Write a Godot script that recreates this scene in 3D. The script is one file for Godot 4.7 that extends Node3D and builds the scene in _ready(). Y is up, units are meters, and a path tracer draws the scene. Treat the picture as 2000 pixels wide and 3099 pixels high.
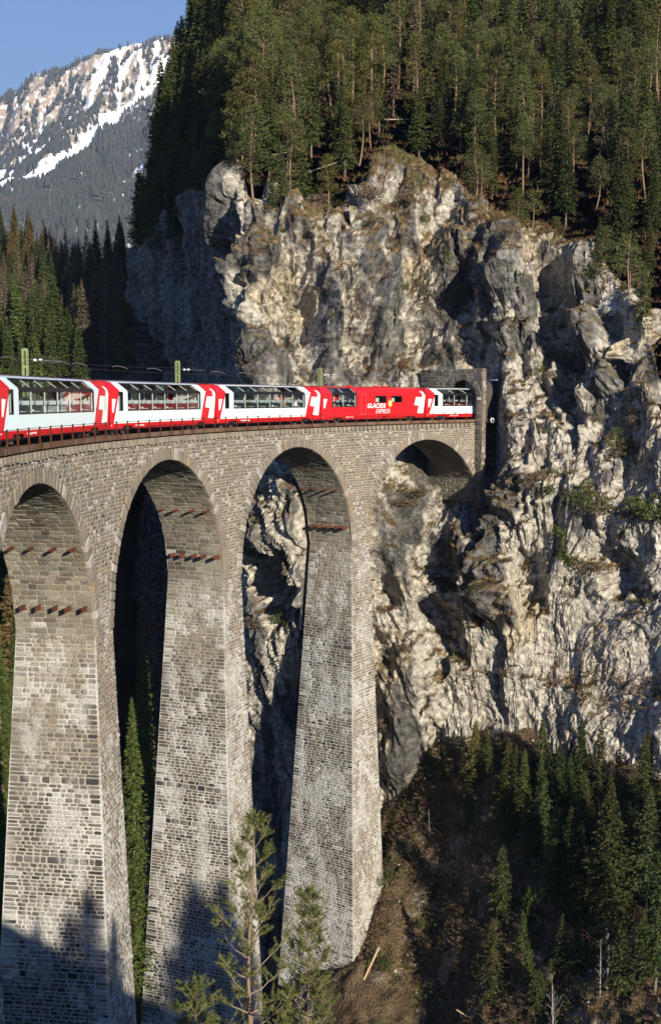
extends Node3D
# A stone railway viaduct curving towards a tunnel mouth in a limestone cliff. The eye is at the origin; y is up, metres.
# The viaduct lies on a circle of 100 m round CX, CZ; s is the distance along that circle, r the distance from its centre.
const CX := 84.27
const CZ := -53.66
const TH0 := 0.1874
const RAIL := -2.3
const ARCH_Y := -14.1
const ARCH_R := 9.9
const PITCH := 23.05

var rng := RandomNumberGenerator.new()
var taken := {}
var mats := {}
var na := FastNoiseLite.new()
var nb := FastNoiseLite.new()
var nf := FastNoiseLite.new()
var nc := FastNoiseLite.new()
var cliff_v := PackedVector3Array()
var cliff_n := PackedVector3Array()
var cliff_w := 0
var cliff_h := 0
var hill_v := PackedVector3Array()
var hill_w := 0
var slope_v := PackedVector3Array()
var slope_w := 0
var mid_v := PackedVector3Array()
var mid_w := 0

func _ready():
	# camera
	var cam := Camera3D.new()
	cam.name = "camera"
	cam.fov = 48.365
	cam.near = 0.1
	cam.far = 9000.0
	cam.rotation.x = -0.0988
	add_child(cam)
	cam.current = true
	# sky, air, exposure
	var sky_mat := ProceduralSkyMaterial.new()
	sky_mat.sky_top_color = Color(0.22, 0.45, 0.84)
	sky_mat.sky_horizon_color = Color(0.66, 0.82, 0.97)
	sky_mat.sky_curve = 0.32
	sky_mat.ground_bottom_color = Color(0.10, 0.10, 0.09)
	sky_mat.ground_horizon_color = Color(0.35, 0.40, 0.45)
	sky_mat.sky_energy_multiplier = 0.68
	var sky := Sky.new()
	sky.sky_material = sky_mat
	var env := Environment.new()
	env.background_mode = Environment.BG_SKY
	env.sky = sky
	env.tonemap_mode = Environment.TONE_MAPPER_LINEAR
	env.tonemap_exposure = 1.95
	env.sdfgi_enabled = true
	env.ssao_enabled = true
	env.ssil_enabled = true
	env.fog_enabled = true
	env.fog_density = 0.00005
	env.fog_light_color = Color(0.66, 0.75, 0.9)
	var we := WorldEnvironment.new()
	we.name = "world_environment"
	we.environment = env
	add_child(we)
	# low sun over the right shoulder of the camera
	var sun := DirectionalLight3D.new()
	sun.name = "sun"
	sun.light_energy = 1.6
	sun.light_color = Color(1.0, 0.955, 0.87)
	sun.light_angular_distance = 0.5
	sun.shadow_enabled = true
	add_child(sun)
	sun.look_at_from_position(Vector3(1.6, 1.0, 2.92) * 10.0, Vector3.ZERO, Vector3.UP)

	rng.seed = 7
	na.seed = 11
	na.frequency = 1.0
	na.noise_type = FastNoiseLite.TYPE_SIMPLEX_SMOOTH
	na.fractal_type = FastNoiseLite.FRACTAL_NONE
	nb.seed = 23
	nb.frequency = 1.0
	nb.noise_type = FastNoiseLite.TYPE_CELLULAR
	nb.cellular_return_type = FastNoiseLite.RETURN_DISTANCE2_SUB
	nb.fractal_type = FastNoiseLite.FRACTAL_NONE
	nc.seed = 61
	nc.frequency = 1.0
	nc.noise_type = FastNoiseLite.TYPE_CELLULAR
	nc.cellular_return_type = FastNoiseLite.RETURN_CELL_VALUE
	nc.fractal_type = FastNoiseLite.FRACTAL_NONE
	nf.seed = 5
	nf.frequency = 1.0
	nf.noise_type = FastNoiseLite.TYPE_SIMPLEX_SMOOTH
	nf.fractal_type = FastNoiseLite.FRACTAL_FBM
	nf.fractal_octaves = 4
	make_materials()
	build_mountain()
	build_mid_hill()
	build_cliff()
	build_hill()
	build_slope()
	build_near_bank()
	build_viaduct()
	build_portal()
	build_track()
	build_railway_posts()
	build_train()
	build_forests()
	build_slope_plants()
	build_cliff_plants()
	build_near_trees()

# ---------------------------------------------------------------- helpers
class MB:
	var v := PackedVector3Array()
	var c := PackedColorArray()
	func tri(a: Vector3, b: Vector3, d: Vector3, col: Color) -> void:
		v.append(a); v.append(b); v.append(d)
		c.append(col); c.append(col); c.append(col)
	func quad(a: Vector3, b: Vector3, d: Vector3, e: Vector3, col: Color) -> void:
		tri(a, b, d, col)
		tri(a, d, e, col)
	func quad4(a: Vector3, b: Vector3, d: Vector3, e: Vector3, ca: Color, cb: Color, cd: Color, ce: Color) -> void:
		v.append(a); v.append(b); v.append(d); v.append(a); v.append(d); v.append(e)
		c.append(ca); c.append(cb); c.append(cd); c.append(ca); c.append(cd); c.append(ce)
	func box(o: Vector3, x: Vector3, y: Vector3, z: Vector3, col: Color) -> void:
		# o: centre, x, y, z: half axes
		var p := []
		for k in 8:
			p.append(o + x * (1.0 if k & 1 else -1.0) + y * (1.0 if k & 2 else -1.0) + z * (1.0 if k & 4 else -1.0))
		quad(p[0], p[2], p[3], p[1], col)
		quad(p[5], p[7], p[6], p[4], col)
		quad(p[4], p[6], p[2], p[0], col)
		quad(p[1], p[3], p[7], p[5], col)
		quad(p[2], p[6], p[7], p[3], col)
		quad(p[4], p[0], p[1], p[5], col)
	func slab(o: Vector3, sz: Vector3, col: Color) -> void:
		box(o, Vector3(sz.x * 0.5, 0, 0), Vector3(0, sz.y * 0.5, 0), Vector3(0, 0, sz.z * 0.5), col)
	func tube(pts: PackedVector3Array, rad: PackedFloat32Array, sides: int, col: Color) -> void:
		var rings := []
		for i in pts.size():
			var t: Vector3 = (pts[mini(i + 1, pts.size() - 1)] - pts[maxi(i - 1, 0)]).normalized()
			var a := t.cross(Vector3.UP if absf(t.y) < 0.9 else Vector3.RIGHT).normalized()
			var b := a.cross(t)
			var ring := PackedVector3Array()
			for k in sides:
				var an := TAU * k / sides
				ring.append(pts[i] + (a * cos(an) + b * sin(an)) * rad[i])
			rings.append(ring)
		for i in pts.size() - 1:
			for k in sides:
				var k2 := (k + 1) % sides
				quad(rings[i][k], rings[i][k2], rings[i + 1][k2], rings[i + 1][k], col)
		for k in range(1, sides - 1):
			tri(rings[0][0], rings[0][k + 1], rings[0][k], col)
			var l: PackedVector3Array = rings[pts.size() - 1]
			tri(l[0], l[k], l[k + 1], col)
	func stick(a: Vector3, b: Vector3, r0: float, r1: float, sides: int, col: Color) -> void:
		tube(PackedVector3Array([a, b]), PackedFloat32Array([r0, r1]), sides, col)
	func mesh() -> ArrayMesh:
		var m := ArrayMesh.new()
		var arr := []
		arr.resize(Mesh.ARRAY_MAX)
		arr[Mesh.ARRAY_VERTEX] = v
		arr[Mesh.ARRAY_COLOR] = c
		m.add_surface_from_arrays(Mesh.PRIMITIVE_TRIANGLES, arr)
		return m

func numbered(called: String) -> String:
	if not taken.has(called):
		taken[called] = 0
		return called
	taken[called] += 1
	return "%s_%03d" % [called, taken[called]]

func tag(o: Node3D, label: String, category: String, group := "") -> void:
	o.set_meta("label", label)
	o.set_meta("category", category)
	if group:
		o.set_meta("group", group)

func thing(called: String, label: String, category: String, at := Vector3.ZERO, group := "") -> Node3D:
	var o := Node3D.new()
	o.name = numbered(called)
	add_child(o)
	o.position = at
	tag(o, label, category, group)
	return o

func put(called: String, mesh: Mesh, m: Material, parent: Node3D = null) -> MeshInstance3D:
	var o := MeshInstance3D.new()
	o.mesh = mesh
	o.material_override = m
	if parent == null:
		o.name = numbered(called)
		add_child(o)
	else:
		o.name = called
		parent.add_child(o, true)
	return o

func wput(called: String, mesh: Mesh, m: Material, parent: Node3D) -> MeshInstance3D:
	# a part whose mesh is in world coordinates, under a thing that stands at parent.position
	var o := put(called, mesh, m, parent)
	o.position = -parent.position
	return o

func structure(called: String, mesh: Mesh, m: Material) -> MeshInstance3D:
	var o := put(called, mesh, m)
	o.set_meta("kind", "structure")
	return o

func copy_of(src: Node3D, at: Vector3, turn: float, size: float, label: String, group := "") -> Node3D:
	var o: Node3D = src.duplicate()
	var base := String(src.name)
	if base.length() > 4 and base.substr(base.length() - 3).is_valid_int():
		base = base.substr(0, base.length() - 4)
	o.name = numbered(base)
	add_child(o)
	o.position = at
	o.rotation.y = turn
	o.scale = Vector3.ONE * size
	o.set_meta("label", label)
	if group:
		o.set_meta("group", group)
	return o

func rr(a: float, b: float) -> float:
	return rng.randf_range(a, b)

func pv(s: float, y: float, r: float) -> Vector3:
	var a := TH0 + 0.01 * s
	return Vector3(CX - r * cos(a), y, CZ - r * sin(a))

func tang(s: float) -> Vector3:
	return Vector3(sin(TH0 + 0.01 * s), 0, -cos(TH0 + 0.01 * s))

func inw(s: float) -> Vector3:
	return Vector3(cos(TH0 + 0.01 * s), 0, sin(TH0 + 0.01 * s))

func srgb(r: float, g: float, b: float) -> Color:
	return Color(r, g, b).linear_to_srgb()

func vmat(called: String, rough := 0.9, bump := 0.0, bump_scale := 1.0, freq := 0.02, octaves := 4, tint := false) -> StandardMaterial3D:
	var m := StandardMaterial3D.new()
	m.resource_name = called
	m.vertex_color_use_as_albedo = true
	m.roughness = rough
	m.metallic_specular = 0.3
	if bump > 0.0:
		m.uv1_triplanar = true
		m.uv1_world_triplanar = true
		m.uv1_scale = Vector3.ONE * bump_scale
		m.heightmap_enabled = true
		m.heightmap_scale = bump
		m.heightmap_texture = noise_tex(freq, octaves, 512, null)
		if tint:
			var g := Gradient.new()
			g.set_color(0, Color(0.62, 0.62, 0.63))
			g.set_color(1, Color(1, 1, 1))
			g.set_offset(0, 0.25)
			g.set_offset(1, 0.7)
			m.albedo_texture = noise_tex(freq * 1.7, octaves, 512, g)
	mats[called] = m
	return m

func noise_tex(freq: float, octaves: int, side: int, ramp: Gradient) -> NoiseTexture2D:
	var n := FastNoiseLite.new()
	n.seed = 40 + mats.size()
	n.frequency = freq
	n.fractal_octaves = octaves
	n.fractal_type = FastNoiseLite.FRACTAL_FBM
	var t := NoiseTexture2D.new()
	t.width = side
	t.height = side
	t.seamless = true
	t.noise = n
	if ramp:
		t.color_ramp = ramp
	return t

func plain(called: String, c: Color, rough := 0.6, metal := 0.0) -> StandardMaterial3D:
	var m := StandardMaterial3D.new()
	m.resource_name = called
	m.albedo_color = c.linear_to_srgb()
	m.roughness = rough
	m.metallic = metal
	mats[called] = m
	return m

func make_materials() -> void:
	vmat("rock", 0.95, 45.0, 0.10, 0.014, 6, true)
	vmat("stone", 0.9, 5.0, 0.55, 0.03, 5, true)
	vmat("soil", 0.97, 30.0, 0.2, 0.03, 5, true)
	vmat("far_rock", 0.97)
	vmat("bark", 0.9)
	vmat("ballast", 0.95, 8.0, 0.6, 0.09, 3, true)
	var nd := vmat("needles", 0.75)
	nd.backlight_enabled = true
	nd.backlight = Color(0.25, 0.28, 0.12)
	nd.metallic_specular = 0.2
	vmat("colours", 0.55)
	vmat("rust", 0.85, 2.0, 1.2, 0.05, 4, true)
	var red := plain("red_paint", Color(0.62, 0.012, 0.018), 0.32)
	red.clearcoat_enabled = true
	red.clearcoat = 0.3
	red.clearcoat_roughness = 0.15
	var wh := plain("white_paint", Color(0.66, 0.79, 0.83), 0.32)
	wh.clearcoat_enabled = true
	wh.clearcoat = 0.3
	wh.clearcoat_roughness = 0.15
	plain("mark_white", Color(0.82, 0.80, 0.80), 0.4)
	plain("black_frame", Color(0.012, 0.013, 0.014), 0.35)
	plain("dark_iron", Color(0.02, 0.018, 0.016), 0.8)
	plain("roof_grey", Color(0.10, 0.05, 0.06), 0.6)
	plain("green_paint", Color(0.20, 0.24, 0.10), 0.6)
	plain("steel", Color(0.30, 0.28, 0.26), 0.4, 0.7)
	plain("wire", Color(0.35, 0.34, 0.32), 0.35, 0.6)
	plain("pale_trim", Color(0.55, 0.66, 0.60), 0.5)
	plain("yellow_mark", Color(0.85, 0.55, 0.06), 0.5)
	plain("grey_mark", Color(0.25, 0.27, 0.28), 0.5)
	var gl := StandardMaterial3D.new()
	gl.resource_name = "window_glass"
	gl.albedo_color = Color(0.02, 0.03, 0.03, 0.14)
	gl.transparency = BaseMaterial3D.TRANSPARENCY_ALPHA
	gl.roughness = 0.03
	gl.metallic_specular = 0.5
	mats["glass"] = gl

func crow(p: Array, t: float) -> Vector3:
	# a point on the smooth curve through the control points, t from 0 to p.size() - 1
	var n := p.size()
	var i := clampi(int(floor(t)), 0, n - 2)
	var f := t - i
	var p0: Vector3 = p[maxi(i - 1, 0)]
	var p1: Vector3 = p[i]
	var p2: Vector3 = p[i + 1]
	var p3: Vector3 = p[mini(i + 2, n - 1)]
	return p1.cubic_interpolate(p2, p0, p3, f)

func surface_grid(table: Array, wide: int, counts: Array) -> PackedVector3Array:
	# table: rows of numbers x, y, z; the grid has wide columns and sum(counts) + 1 rows
	var rows := []
	for r in table:
		var pts := []
		for k in range(0, r.size(), 3):
			pts.append(Vector3(r[k], r[k + 1], r[k + 2]))
		var line := []
		for i in wide:
			line.append(crow(pts, float(i) / (wide - 1) * (pts.size() - 1)))
		rows.append(line)
	var ts := PackedFloat32Array()
	for k in counts.size():
		for j in counts[k]:
			ts.append(k + float(j) / counts[k])
	ts.append(counts.size())
	var out := PackedVector3Array()
	out.resize(wide * ts.size())
	for i in wide:
		var col := []
		for r in rows:
			col.append(r[i])
		for j in ts.size():
			out[j * wide + i] = crow(col, ts[j])
	return out

func grid_normals(v: PackedVector3Array, w: int, wide := 1) -> PackedVector3Array:
	var h := v.size() / w
	var n := PackedVector3Array()
	n.resize(v.size())
	for j in h:
		var ja := maxi(j - wide, 0) * w
		var jb := mini(j + wide, h - 1) * w
		for i in w:
			var du := v[j * w + mini(i + wide, w - 1)] - v[j * w + maxi(i - wide, 0)]
			var dv := v[jb + i] - v[ja + i]
			n[j * w + i] = dv.cross(du).normalized()
	var sum := Vector3.ZERO
	for q in n:
		sum += q
	if sum.y + sum.z < 0.0:
		for k in n.size():
			n[k] = -n[k]
	return n

func grid_mesh(v: PackedVector3Array, n: PackedVector3Array, c: PackedColorArray, w: int, skip := PackedByteArray()) -> ArrayMesh:
	var h := v.size() / w
	var idx := PackedInt32Array()
	for j in h - 1:
		for i in w - 1:
			var a := j * w + i
			if skip.size() and skip[a] and skip[a + 1] and skip[a + w] and skip[a + w + 1]:
				continue
			idx.append(a); idx.append(a + 1); idx.append(a + w)
			idx.append(a + 1); idx.append(a + w + 1); idx.append(a + w)
	var arr := []
	arr.resize(Mesh.ARRAY_MAX)
	arr[Mesh.ARRAY_VERTEX] = v
	if n.size():
		arr[Mesh.ARRAY_NORMAL] = n
	arr[Mesh.ARRAY_COLOR] = c
	arr[Mesh.ARRAY_INDEX] = idx
	var m := ArrayMesh.new()
	m.add_surface_from_arrays(Mesh.PRIMITIVE_TRIANGLES, arr)
	return m

func nz(p: Vector3, fx: float, fy: float, o := 0.0) -> float:
	return na.get_noise_3d(p.x * fx + o, p.y * fy + o, p.z * fx - o)

func fb(p: Vector3, fx: float, fy: float, o := 0.0) -> float:
	return nf.get_noise_3d(p.x * fx + o, p.y * fy - o, p.z * fx + o)

# ---------------------------------------------------------------- far mountain
func chute(a: float, b: float, pts: Array, w0: float, w1: float) -> float:
	# how far inside a snow gully: a across the mountain, b down it, pts pairs of a, b
	var best := 0.0
	for k in range(0, pts.size() - 2, 2):
		var p := Vector2(pts[k], pts[k + 1])
		var q := Vector2(pts[k + 2], pts[k + 3])
		var t := clampf((Vector2(a, b) - p).dot(q - p) / (q - p).length_squared(), 0.0, 1.0)
		var f := (float(k) / 2.0 + t) / (pts.size() / 2.0 - 1.0)
		var w := lerpf(w0, w1, f)
		best = maxf(best, 1.0 - (p.lerp(q, t) - Vector2(a, b)).length() / w)
	return best

func build_mountain() -> void:
	var w := 300
	var v := surface_grid(MOUNTAIN, w, [8, 60, 60, 70, 20])
	var h := v.size() / w
	var n := grid_normals(v, w)
	var c := PackedColorArray()
	c.resize(v.size())
	for k in v.size():
		var p := v[k]
		var d := fb(p, 0.004, 0.0015) * 55.0 + absf(nz(p, 0.009, 0.002, 7.0)) * 30.0 + fb(p, 0.03, 0.02) * 9.0
		v[k] = p + Vector3(0, 0.35, 0.94) * d * (0.35 if k < w * 9 else 1.0)
	n = grid_normals(v, w)
	var gullies := [
		[645, 0, 627, 26, 591, 58, 527, 100, 450, 136, 365, 174, 310, 193, 240, 212, 160, 233],
		[425, 69, 380, 107, 340, 127, 290, 145, 230, 180, 140, 203],
		[500, 27, 485, 70, 480, 107],
		[541, 16, 532, 72, 500, 112, 462, 131],
		[582, 3, 564, 53, 541, 90],
		[305, 81, 290, 116, 260, 152, 200, 172, 140, 192],
		[541, 226, 500, 242, 450, 255],
		[260, 85, 255, 120, 275, 146],
		[480, 30, 435, 52, 415, 90]]
	var wide := [[8, 15], [4, 7], [5, 3], [5, 4], [5, 5], [4, 8], [9, 5], [3, 4], [14, 7]]
	var conifers: Array[Transform3D] = []
	var tints: Array[Color] = []
	for k in v.size():
		var i := k % w
		var j := k / w
		var p := v[k]
		# map coordinates on the mountain face: across, and down from the ridge
		var a := float(i) / (w - 1) * 900.0
		var b := (j - 8) / 60.0 * 100.0 if j < 128 else 200.0 + (j - 128) / 70.0 * 100.0
		var wob := fb(p, 0.012, 0.012, 3.0)
		var fine := fb(p, 0.06, 0.05, 9.0)
		var rock := Color(0.27, 0.215, 0.165).lerp(Color(0.17, 0.145, 0.12), clampf(0.5 + fine + wob, 0, 1))
		var wood := Color(0.05, 0.05, 0.05).lerp(Color(0.035, 0.042, 0.042), clampf(0.5 + wob * 2.0, 0, 1))
		var high := clampf((195.0 - b) / 85.0 + wob * 1.2, 0, 1)
		var col := wood.lerp(rock, smoothstep(0.35, 0.6, high + fine * 0.5))
		var snow := 0.0
		for g in gullies.size():
			snow = maxf(snow, chute(a + wob * 10.0, b + fine * 7.0, gullies[g], wide[g][0], wide[g][1]))
		var s := smoothstep(0.0, 0.25, snow + fine * 0.35)
		var upper := smoothstep(390.0, 540.0, a) * smoothstep(170.0, 60.0, b)
		s = maxf(s, smoothstep(0.12, 0.3, fb(p, 0.02, 0.012, 31.0) * 0.35 + na.get_noise_2d((a + b * 1.05) * 0.05, b * 0.009) * 0.5 + upper * 0.14 - 0.16) * clampf(upper * 1.4 + high * 0.25, 0, 1))
		c[k] = col.lerp(Color(0.86, 0.88, 0.92), s)
		if j > 4 and j < h - 3 and i > 60 and i < 250:
			var want := 1.0 - smoothstep(0.2, 0.7, high + wob * 0.8)
			if b < 14.0 + wob * 20.0 and a < 640.0:
				want = 1.0
			want = maxf(want, 0.45 * smoothstep(-0.1, 0.25, na.get_noise_2d((a + b * 1.05) * 0.05 + 40.0, b * 0.02) + wob)) * (1.0 - s)
			if rng.randf() < want * 0.75:
				var hgt := rr(13, 24)
				conifers.append(Transform3D(Basis.from_scale(Vector3(hgt * 0.30, hgt, hgt * 0.30)), p + Vector3(rr(-4, 4), -2, rr(-4, 4))))
				tints.append(Color(0.066, 0.060, 0.056).lerp(Color(0.03, 0.042, 0.038), rng.randf()))
	structure("mountain", grid_mesh(v, n, c, w), mats.far_rock)
	var cone := MB.new()
	for k in 5:
		cone.tri(Vector3(0, 1, 0), Vector3(cos(TAU * k / 5.0), 0.05, sin(TAU * k / 5.0)) * 0.8, Vector3(cos(TAU * (k + 1) / 5.0) * 0.8, 0.05, sin(TAU * (k + 1) / 5.0) * 0.8), Color.WHITE)
	scatter("distant_forest", cone.mesh(), mats.far_rock, conifers, tints, "grey forest of far conifers on the snowy mountainside", "forest")

func scatter(called: String, mesh: Mesh, m: Material, where: Array[Transform3D], tints: Array[Color], label: String, category: String) -> void:
	var mm := MultiMesh.new()
	mm.transform_format = MultiMesh.TRANSFORM_3D
	mm.use_colors = true
	mm.mesh = mesh
	mm.instance_count = where.size()
	for i in where.size():
		mm.set_instance_transform(i, where[i])
		mm.set_instance_color(i, tints[i])
	var o := MultiMeshInstance3D.new()
	o.name = numbered(called)
	o.multimesh = mm
	o.material_override = m
	o.set_meta("kind", "stuff")
	o.set_meta("label", label)
	o.set_meta("category", category)
	add_child(o)

func build_mid_hill() -> void:
	var w := 120
	var v := surface_grid(MIDHILL, w, [8, 30, 30, 30, 30, 20])
	var c := PackedColorArray()
	c.resize(v.size())
	for k in v.size():
		var p := v[k]
		v[k] = p + Vector3(0, fb(p, 0.03, 0.03) * 4.0, 0)
		var t := clampf(0.5 + fb(p, 0.1, 0.1, 4.0) * 1.6, 0, 1)
		c[k] = Color(0.05, 0.045, 0.03).lerp(Color(0.13, 0.10, 0.065), t)
	mid_v = v
	mid_w = w
	structure("wooded_hill", grid_mesh(v, grid_normals(v, w), c, w), mats.soil)

# ---------------------------------------------------------------- cliff
func polar(p: Vector3) -> Vector2:
	# s and r of a point about the viaduct's circle
	var dx := CX - p.x
	var dz := CZ - p.z
	return Vector2((atan2(dz, dx) - TH0) * 100.0, sqrt(dx * dx + dz * dz))

func build_cliff() -> void:
	var w := 640
	var counts := [16, 50, 50, 56, 80, 84, 90, 90, 12]
	var v := surface_grid(CLIFF, w, counts)
	var h := v.size() / w
	var n := grid_normals(v, w, 14)
	var amp := PackedFloat32Array()
	amp.resize(v.size())
	# the features that can be told apart: gullies and niches cut in, ribs and bosses standing out
	for f in FEAT:
		var a := Vector3(f[0], f[1], f[2])
		var b := Vector3(f[3], f[4], f[5])
		var reach: float = f[6] * 1.7
		var i0 := w
		var i1 := 0
		var j0 := h
		var j1 := 0
		for j in range(0, h, 6):
			for i in range(0, w, 6):
				var p := v[j * w + i]
				var q := Geometry3D.get_closest_point_to_segment(p, a, b)
				if p.distance_squared_to(q) < (reach + 4.5) * (reach + 4.5):
					i0 = mini(i0, i); i1 = maxi(i1, i); j0 = mini(j0, j); j1 = maxi(j1, j)
		for j in range(maxi(j0 - 6, 0), mini(j1 + 7, h)):
			for i in range(maxi(i0 - 6, 0), mini(i1 + 7, w)):
				var k := j * w + i
				var p := v[k]
				var q := Geometry3D.get_closest_point_to_segment(p, a, b)
				var dd := p - q
				dd -= n[k] * dd.dot(n[k])
				var wob := 1.0 + 0.42 * nz(p, 0.3, 0.25, 2.0) + 0.25 * nz(p, 1.0, 0.8, 5.0)
				var e := 1.0 - dd.length() / (reach * wob)
				if e > 0.0:
					amp[k] += f[7] * smoothstep(0.0, 0.62 if f[7] < 0 else 0.95, e)
	var rough := PackedFloat32Array()
	rough.resize(v.size())
	var base := v.duplicate()
	for k in v.size():
		var p := base[k]
		# strata lean below the line, stand upright above it
		var lean := clampf((-3.0 - p.y) / 8.0, 0.0, 1.0) * clampf((24.0 - p.x) / 14.0, 0.0, 1.0)
		var q := p
		q.x += lean * p.y * 0.55
		var calm := 1.0 - 0.93 * smoothstep(-13.0, -24.0, p.y) * smoothstep(4.0, 12.0, p.x)
		calm *= 1.0 - 0.6 * smoothstep(-9.5, -13.0, p.x) * smoothstep(-8.0, -2.0, p.y)
		q.x -= (1.0 - calm) * (1.0 - lean) * p.y * 0.3
		var warp := na.get_noise_3d(q.x * 0.06, q.y * 0.05, q.z * 0.06 + 50.0) * 1.6
		var jag := na.get_noise_3d(q.x * 0.35, q.y * 0.16, q.z * 0.35 + 31.0) * 0.55
		q.x += warp + jag
		q.z += warp * 0.5 - jag * 0.6
		var big := absf(na.get_noise_3d(q.x * 0.125, q.y * 0.026, q.z * 0.125)) * 3.3
		var mid := absf(na.get_noise_3d(q.x * 0.33, q.y * 0.055, q.z * 0.33 + 9.0)) * 1.1
		var blk := nc.get_noise_3d(q.x * 0.12, q.y * 0.055, q.z * 0.12) * 0.9
		var blk2 := nc.get_noise_3d(q.x * 0.40, q.y * 0.13, q.z * 0.40 + 7.0) * 0.46
		var crk := minf(nb.get_noise_3d(q.x * 0.30, q.y * 0.09, q.z * 0.30) + 0.75, 0.35) * 1.5
		var blk3 := nc.get_noise_3d(q.x * 1.15, q.y * 0.42, q.z * 1.15) * 0.20 + nc.get_noise_3d(q.x * 2.6, q.y * 1.2, q.z * 2.6 + 3.0) * 0.08
		var sml := absf(na.get_noise_3d(q.x * 0.9, q.y * 0.2, q.z * 0.9 + 3.0)) * 0.32
		var tny := na.get_noise_3d(q.x * 2.6, q.y * 0.8, q.z * 2.6) * 0.07 + na.get_noise_3d(p.x * 5.0, p.y * 3.0, p.z * 5.0) * 0.05
		var low := 1.0 - 0.62 * smoothstep(-2.0, -7.0, p.y)
		var flake := nc.get_noise_3d(p.x * 0.42 + p.y * 0.2, p.y * 0.30, p.z * 0.42) * 0.17 + nc.get_noise_3d(p.x * 1.15, p.y * 0.9 + p.x * 0.5, p.z * 1.15) * 0.075 + nf.get_noise_3d(p.x * 0.16, p.y * 0.10, p.z * 0.16) * 1.5
		sml *= 0.08 + 0.92 * calm
		tny *= 0.6 + 0.4 * calm
		blk2 *= 0.3 + 0.7 * calm
		crk *= 0.3 + 0.7 * calm
		var d := flake * (1.0 - calm) + (big + mid + blk) * calm * low + (blk2 + crk) * (0.35 + 0.65 * calm) + (sml + tny + blk3) * (0.65 + 0.35 * calm) - 1.7
		rough[k] = big * 0.42 + mid * 0.55 + sml * 0.5 + crk * 0.3 + amp[k] * 0.25 - 0.35
		var quiet := smoothstep(3.5, 9.0, Vector2(p.x - 14.5, (p.z + 127.0) * 0.8).length()) if p.y > -10.0 and p.y < 7.0 else 1.0
		quiet = maxf(quiet, smoothstep(3.6, 7.0, p.y))
		d = lerpf(minf(d, 0.2) * 0.4 - 0.3, d, quiet)
		d *= 0.35 + 0.65 * smoothstep(10.0, 64.0, k / w)
		v[k] = p + n[k] * (d + amp[k] * quiet) + Vector3(0, (blk + blk2) * 0.5 * calm * quiet, 0)
	# keep the rock clear of the viaduct, and open where the tunnel goes in
	var skip := PackedByteArray()
	skip.resize(v.size())
	for k in v.size():
		var p := v[k]
		if p.x > -30.0 and p.x < 24.0:
			var sr := polar(p)
			var least := 0.0
			if sr.x < 61.8 and sr.y > 97.2:
				if p.y > -4.3 and p.y < 4.5:
					least = 105.0 + 0.4 * nz(p, 0.5, 0.5)
				elif p.y <= -4.3:
					if sr.x < 45.0:
						least = 104.6 + maxf(0.0, -14.0 - p.y) * 0.063
					elif p.y > -8.0:
						least = 103.4
					elif p.y > -10.0:
						least = 101.5
					elif p.y > -13.0 and sr.x > 59.0:
						least = 99.6
			if sr.x > 58.0 and sr.x < 62.6 and sr.y > 97.6 and sr.y < 106.0 and p.y > -8.0 and p.y < 3.2:
				v[k] = pv(62.6, p.y, sr.y)
			elif least > sr.y:
				v[k] = pv(sr.x, p.y, least)
			if sr.x > 61.5 and sr.x < 68.0 and p.y > RAIL - 0.6 and p.y < 2.25 and absf(sr.y - 100.95) < 2.05:
				skip[k] = 1
	n = grid_normals(v, w)
	var c := PackedColorArray()
	c.resize(v.size())
	for k in v.size():
		var p := v[k]
		var q := base[k]
		var streak := nz(q, 0.34, 0.028, 5.0) * 0.6 + nz(q, 1.1, 0.09, 8.0) * 0.35
		var spot := fb(q, 0.085, 0.055, 14.0)
		var fine := fb(q, 0.9, 0.5, 21.0)
		var fresh := smoothstep(-14.0, -26.0, q.y + spot * 14.0) * smoothstep(2.0, 14.0, q.x) * 0.8
		var low_right := smoothstep(15.0, 21.0, q.x) * smoothstep(8.0, -2.0, q.y) * 0.45
		var grey := clampf(0.62 + 0.16 * smoothstep(-4.0, 4.0, q.y) + streak * 1.0 + spot * 1.5 + (rough[k] - 0.8) * 0.85 - fresh - low_right, 0.0, 1.0)
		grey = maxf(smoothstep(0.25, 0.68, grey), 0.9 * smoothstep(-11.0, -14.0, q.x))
		var pale := Color(0.49, 0.455, 0.39).lerp(Color(0.49, 0.42, 0.31), smoothstep(0.05, 0.4, fb(q, 0.07, 0.05, 40.0)))
		var dark := Color(0.20, 0.195, 0.185).lerp(Color(0.085, 0.083, 0.08), clampf(0.45 + streak * 1.3 + fine, 0, 1))
		var col := pale.lerp(dark, grey * 0.93)
		col = col.lerp(col * 0.7, clampf(fine * 1.5, 0, 1))
		# turf and heather on the ledges
		var brow := 0.36 * smoothstep(12.0, 22.0, q.y) * smoothstep(-12.0, -6.0, q.x)
		var flat := smoothstep(0.50, 0.70, n[k].y + fine * 0.25 + spot * 0.12 + brow)
		if q.y < -45.0:
			flat = 0.0
		var turf := Color(0.13, 0.075, 0.04).lerp(Color(0.20, 0.15, 0.075), clampf(0.5 + fine * 2.0, 0, 1)).lerp(Color(0.06, 0.07, 0.02), clampf(spot * 2.0, 0, 1) * 0.6)
		c[k] = col.lerp(turf, flat)
		c[k].a = 1.0
	cliff_v = v
	cliff_n = n
	cliff_w = w
	cliff_h = h
	structure("cliff", grid_mesh(v, PackedVector3Array(), c, w, skip), mats.rock)

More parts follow.
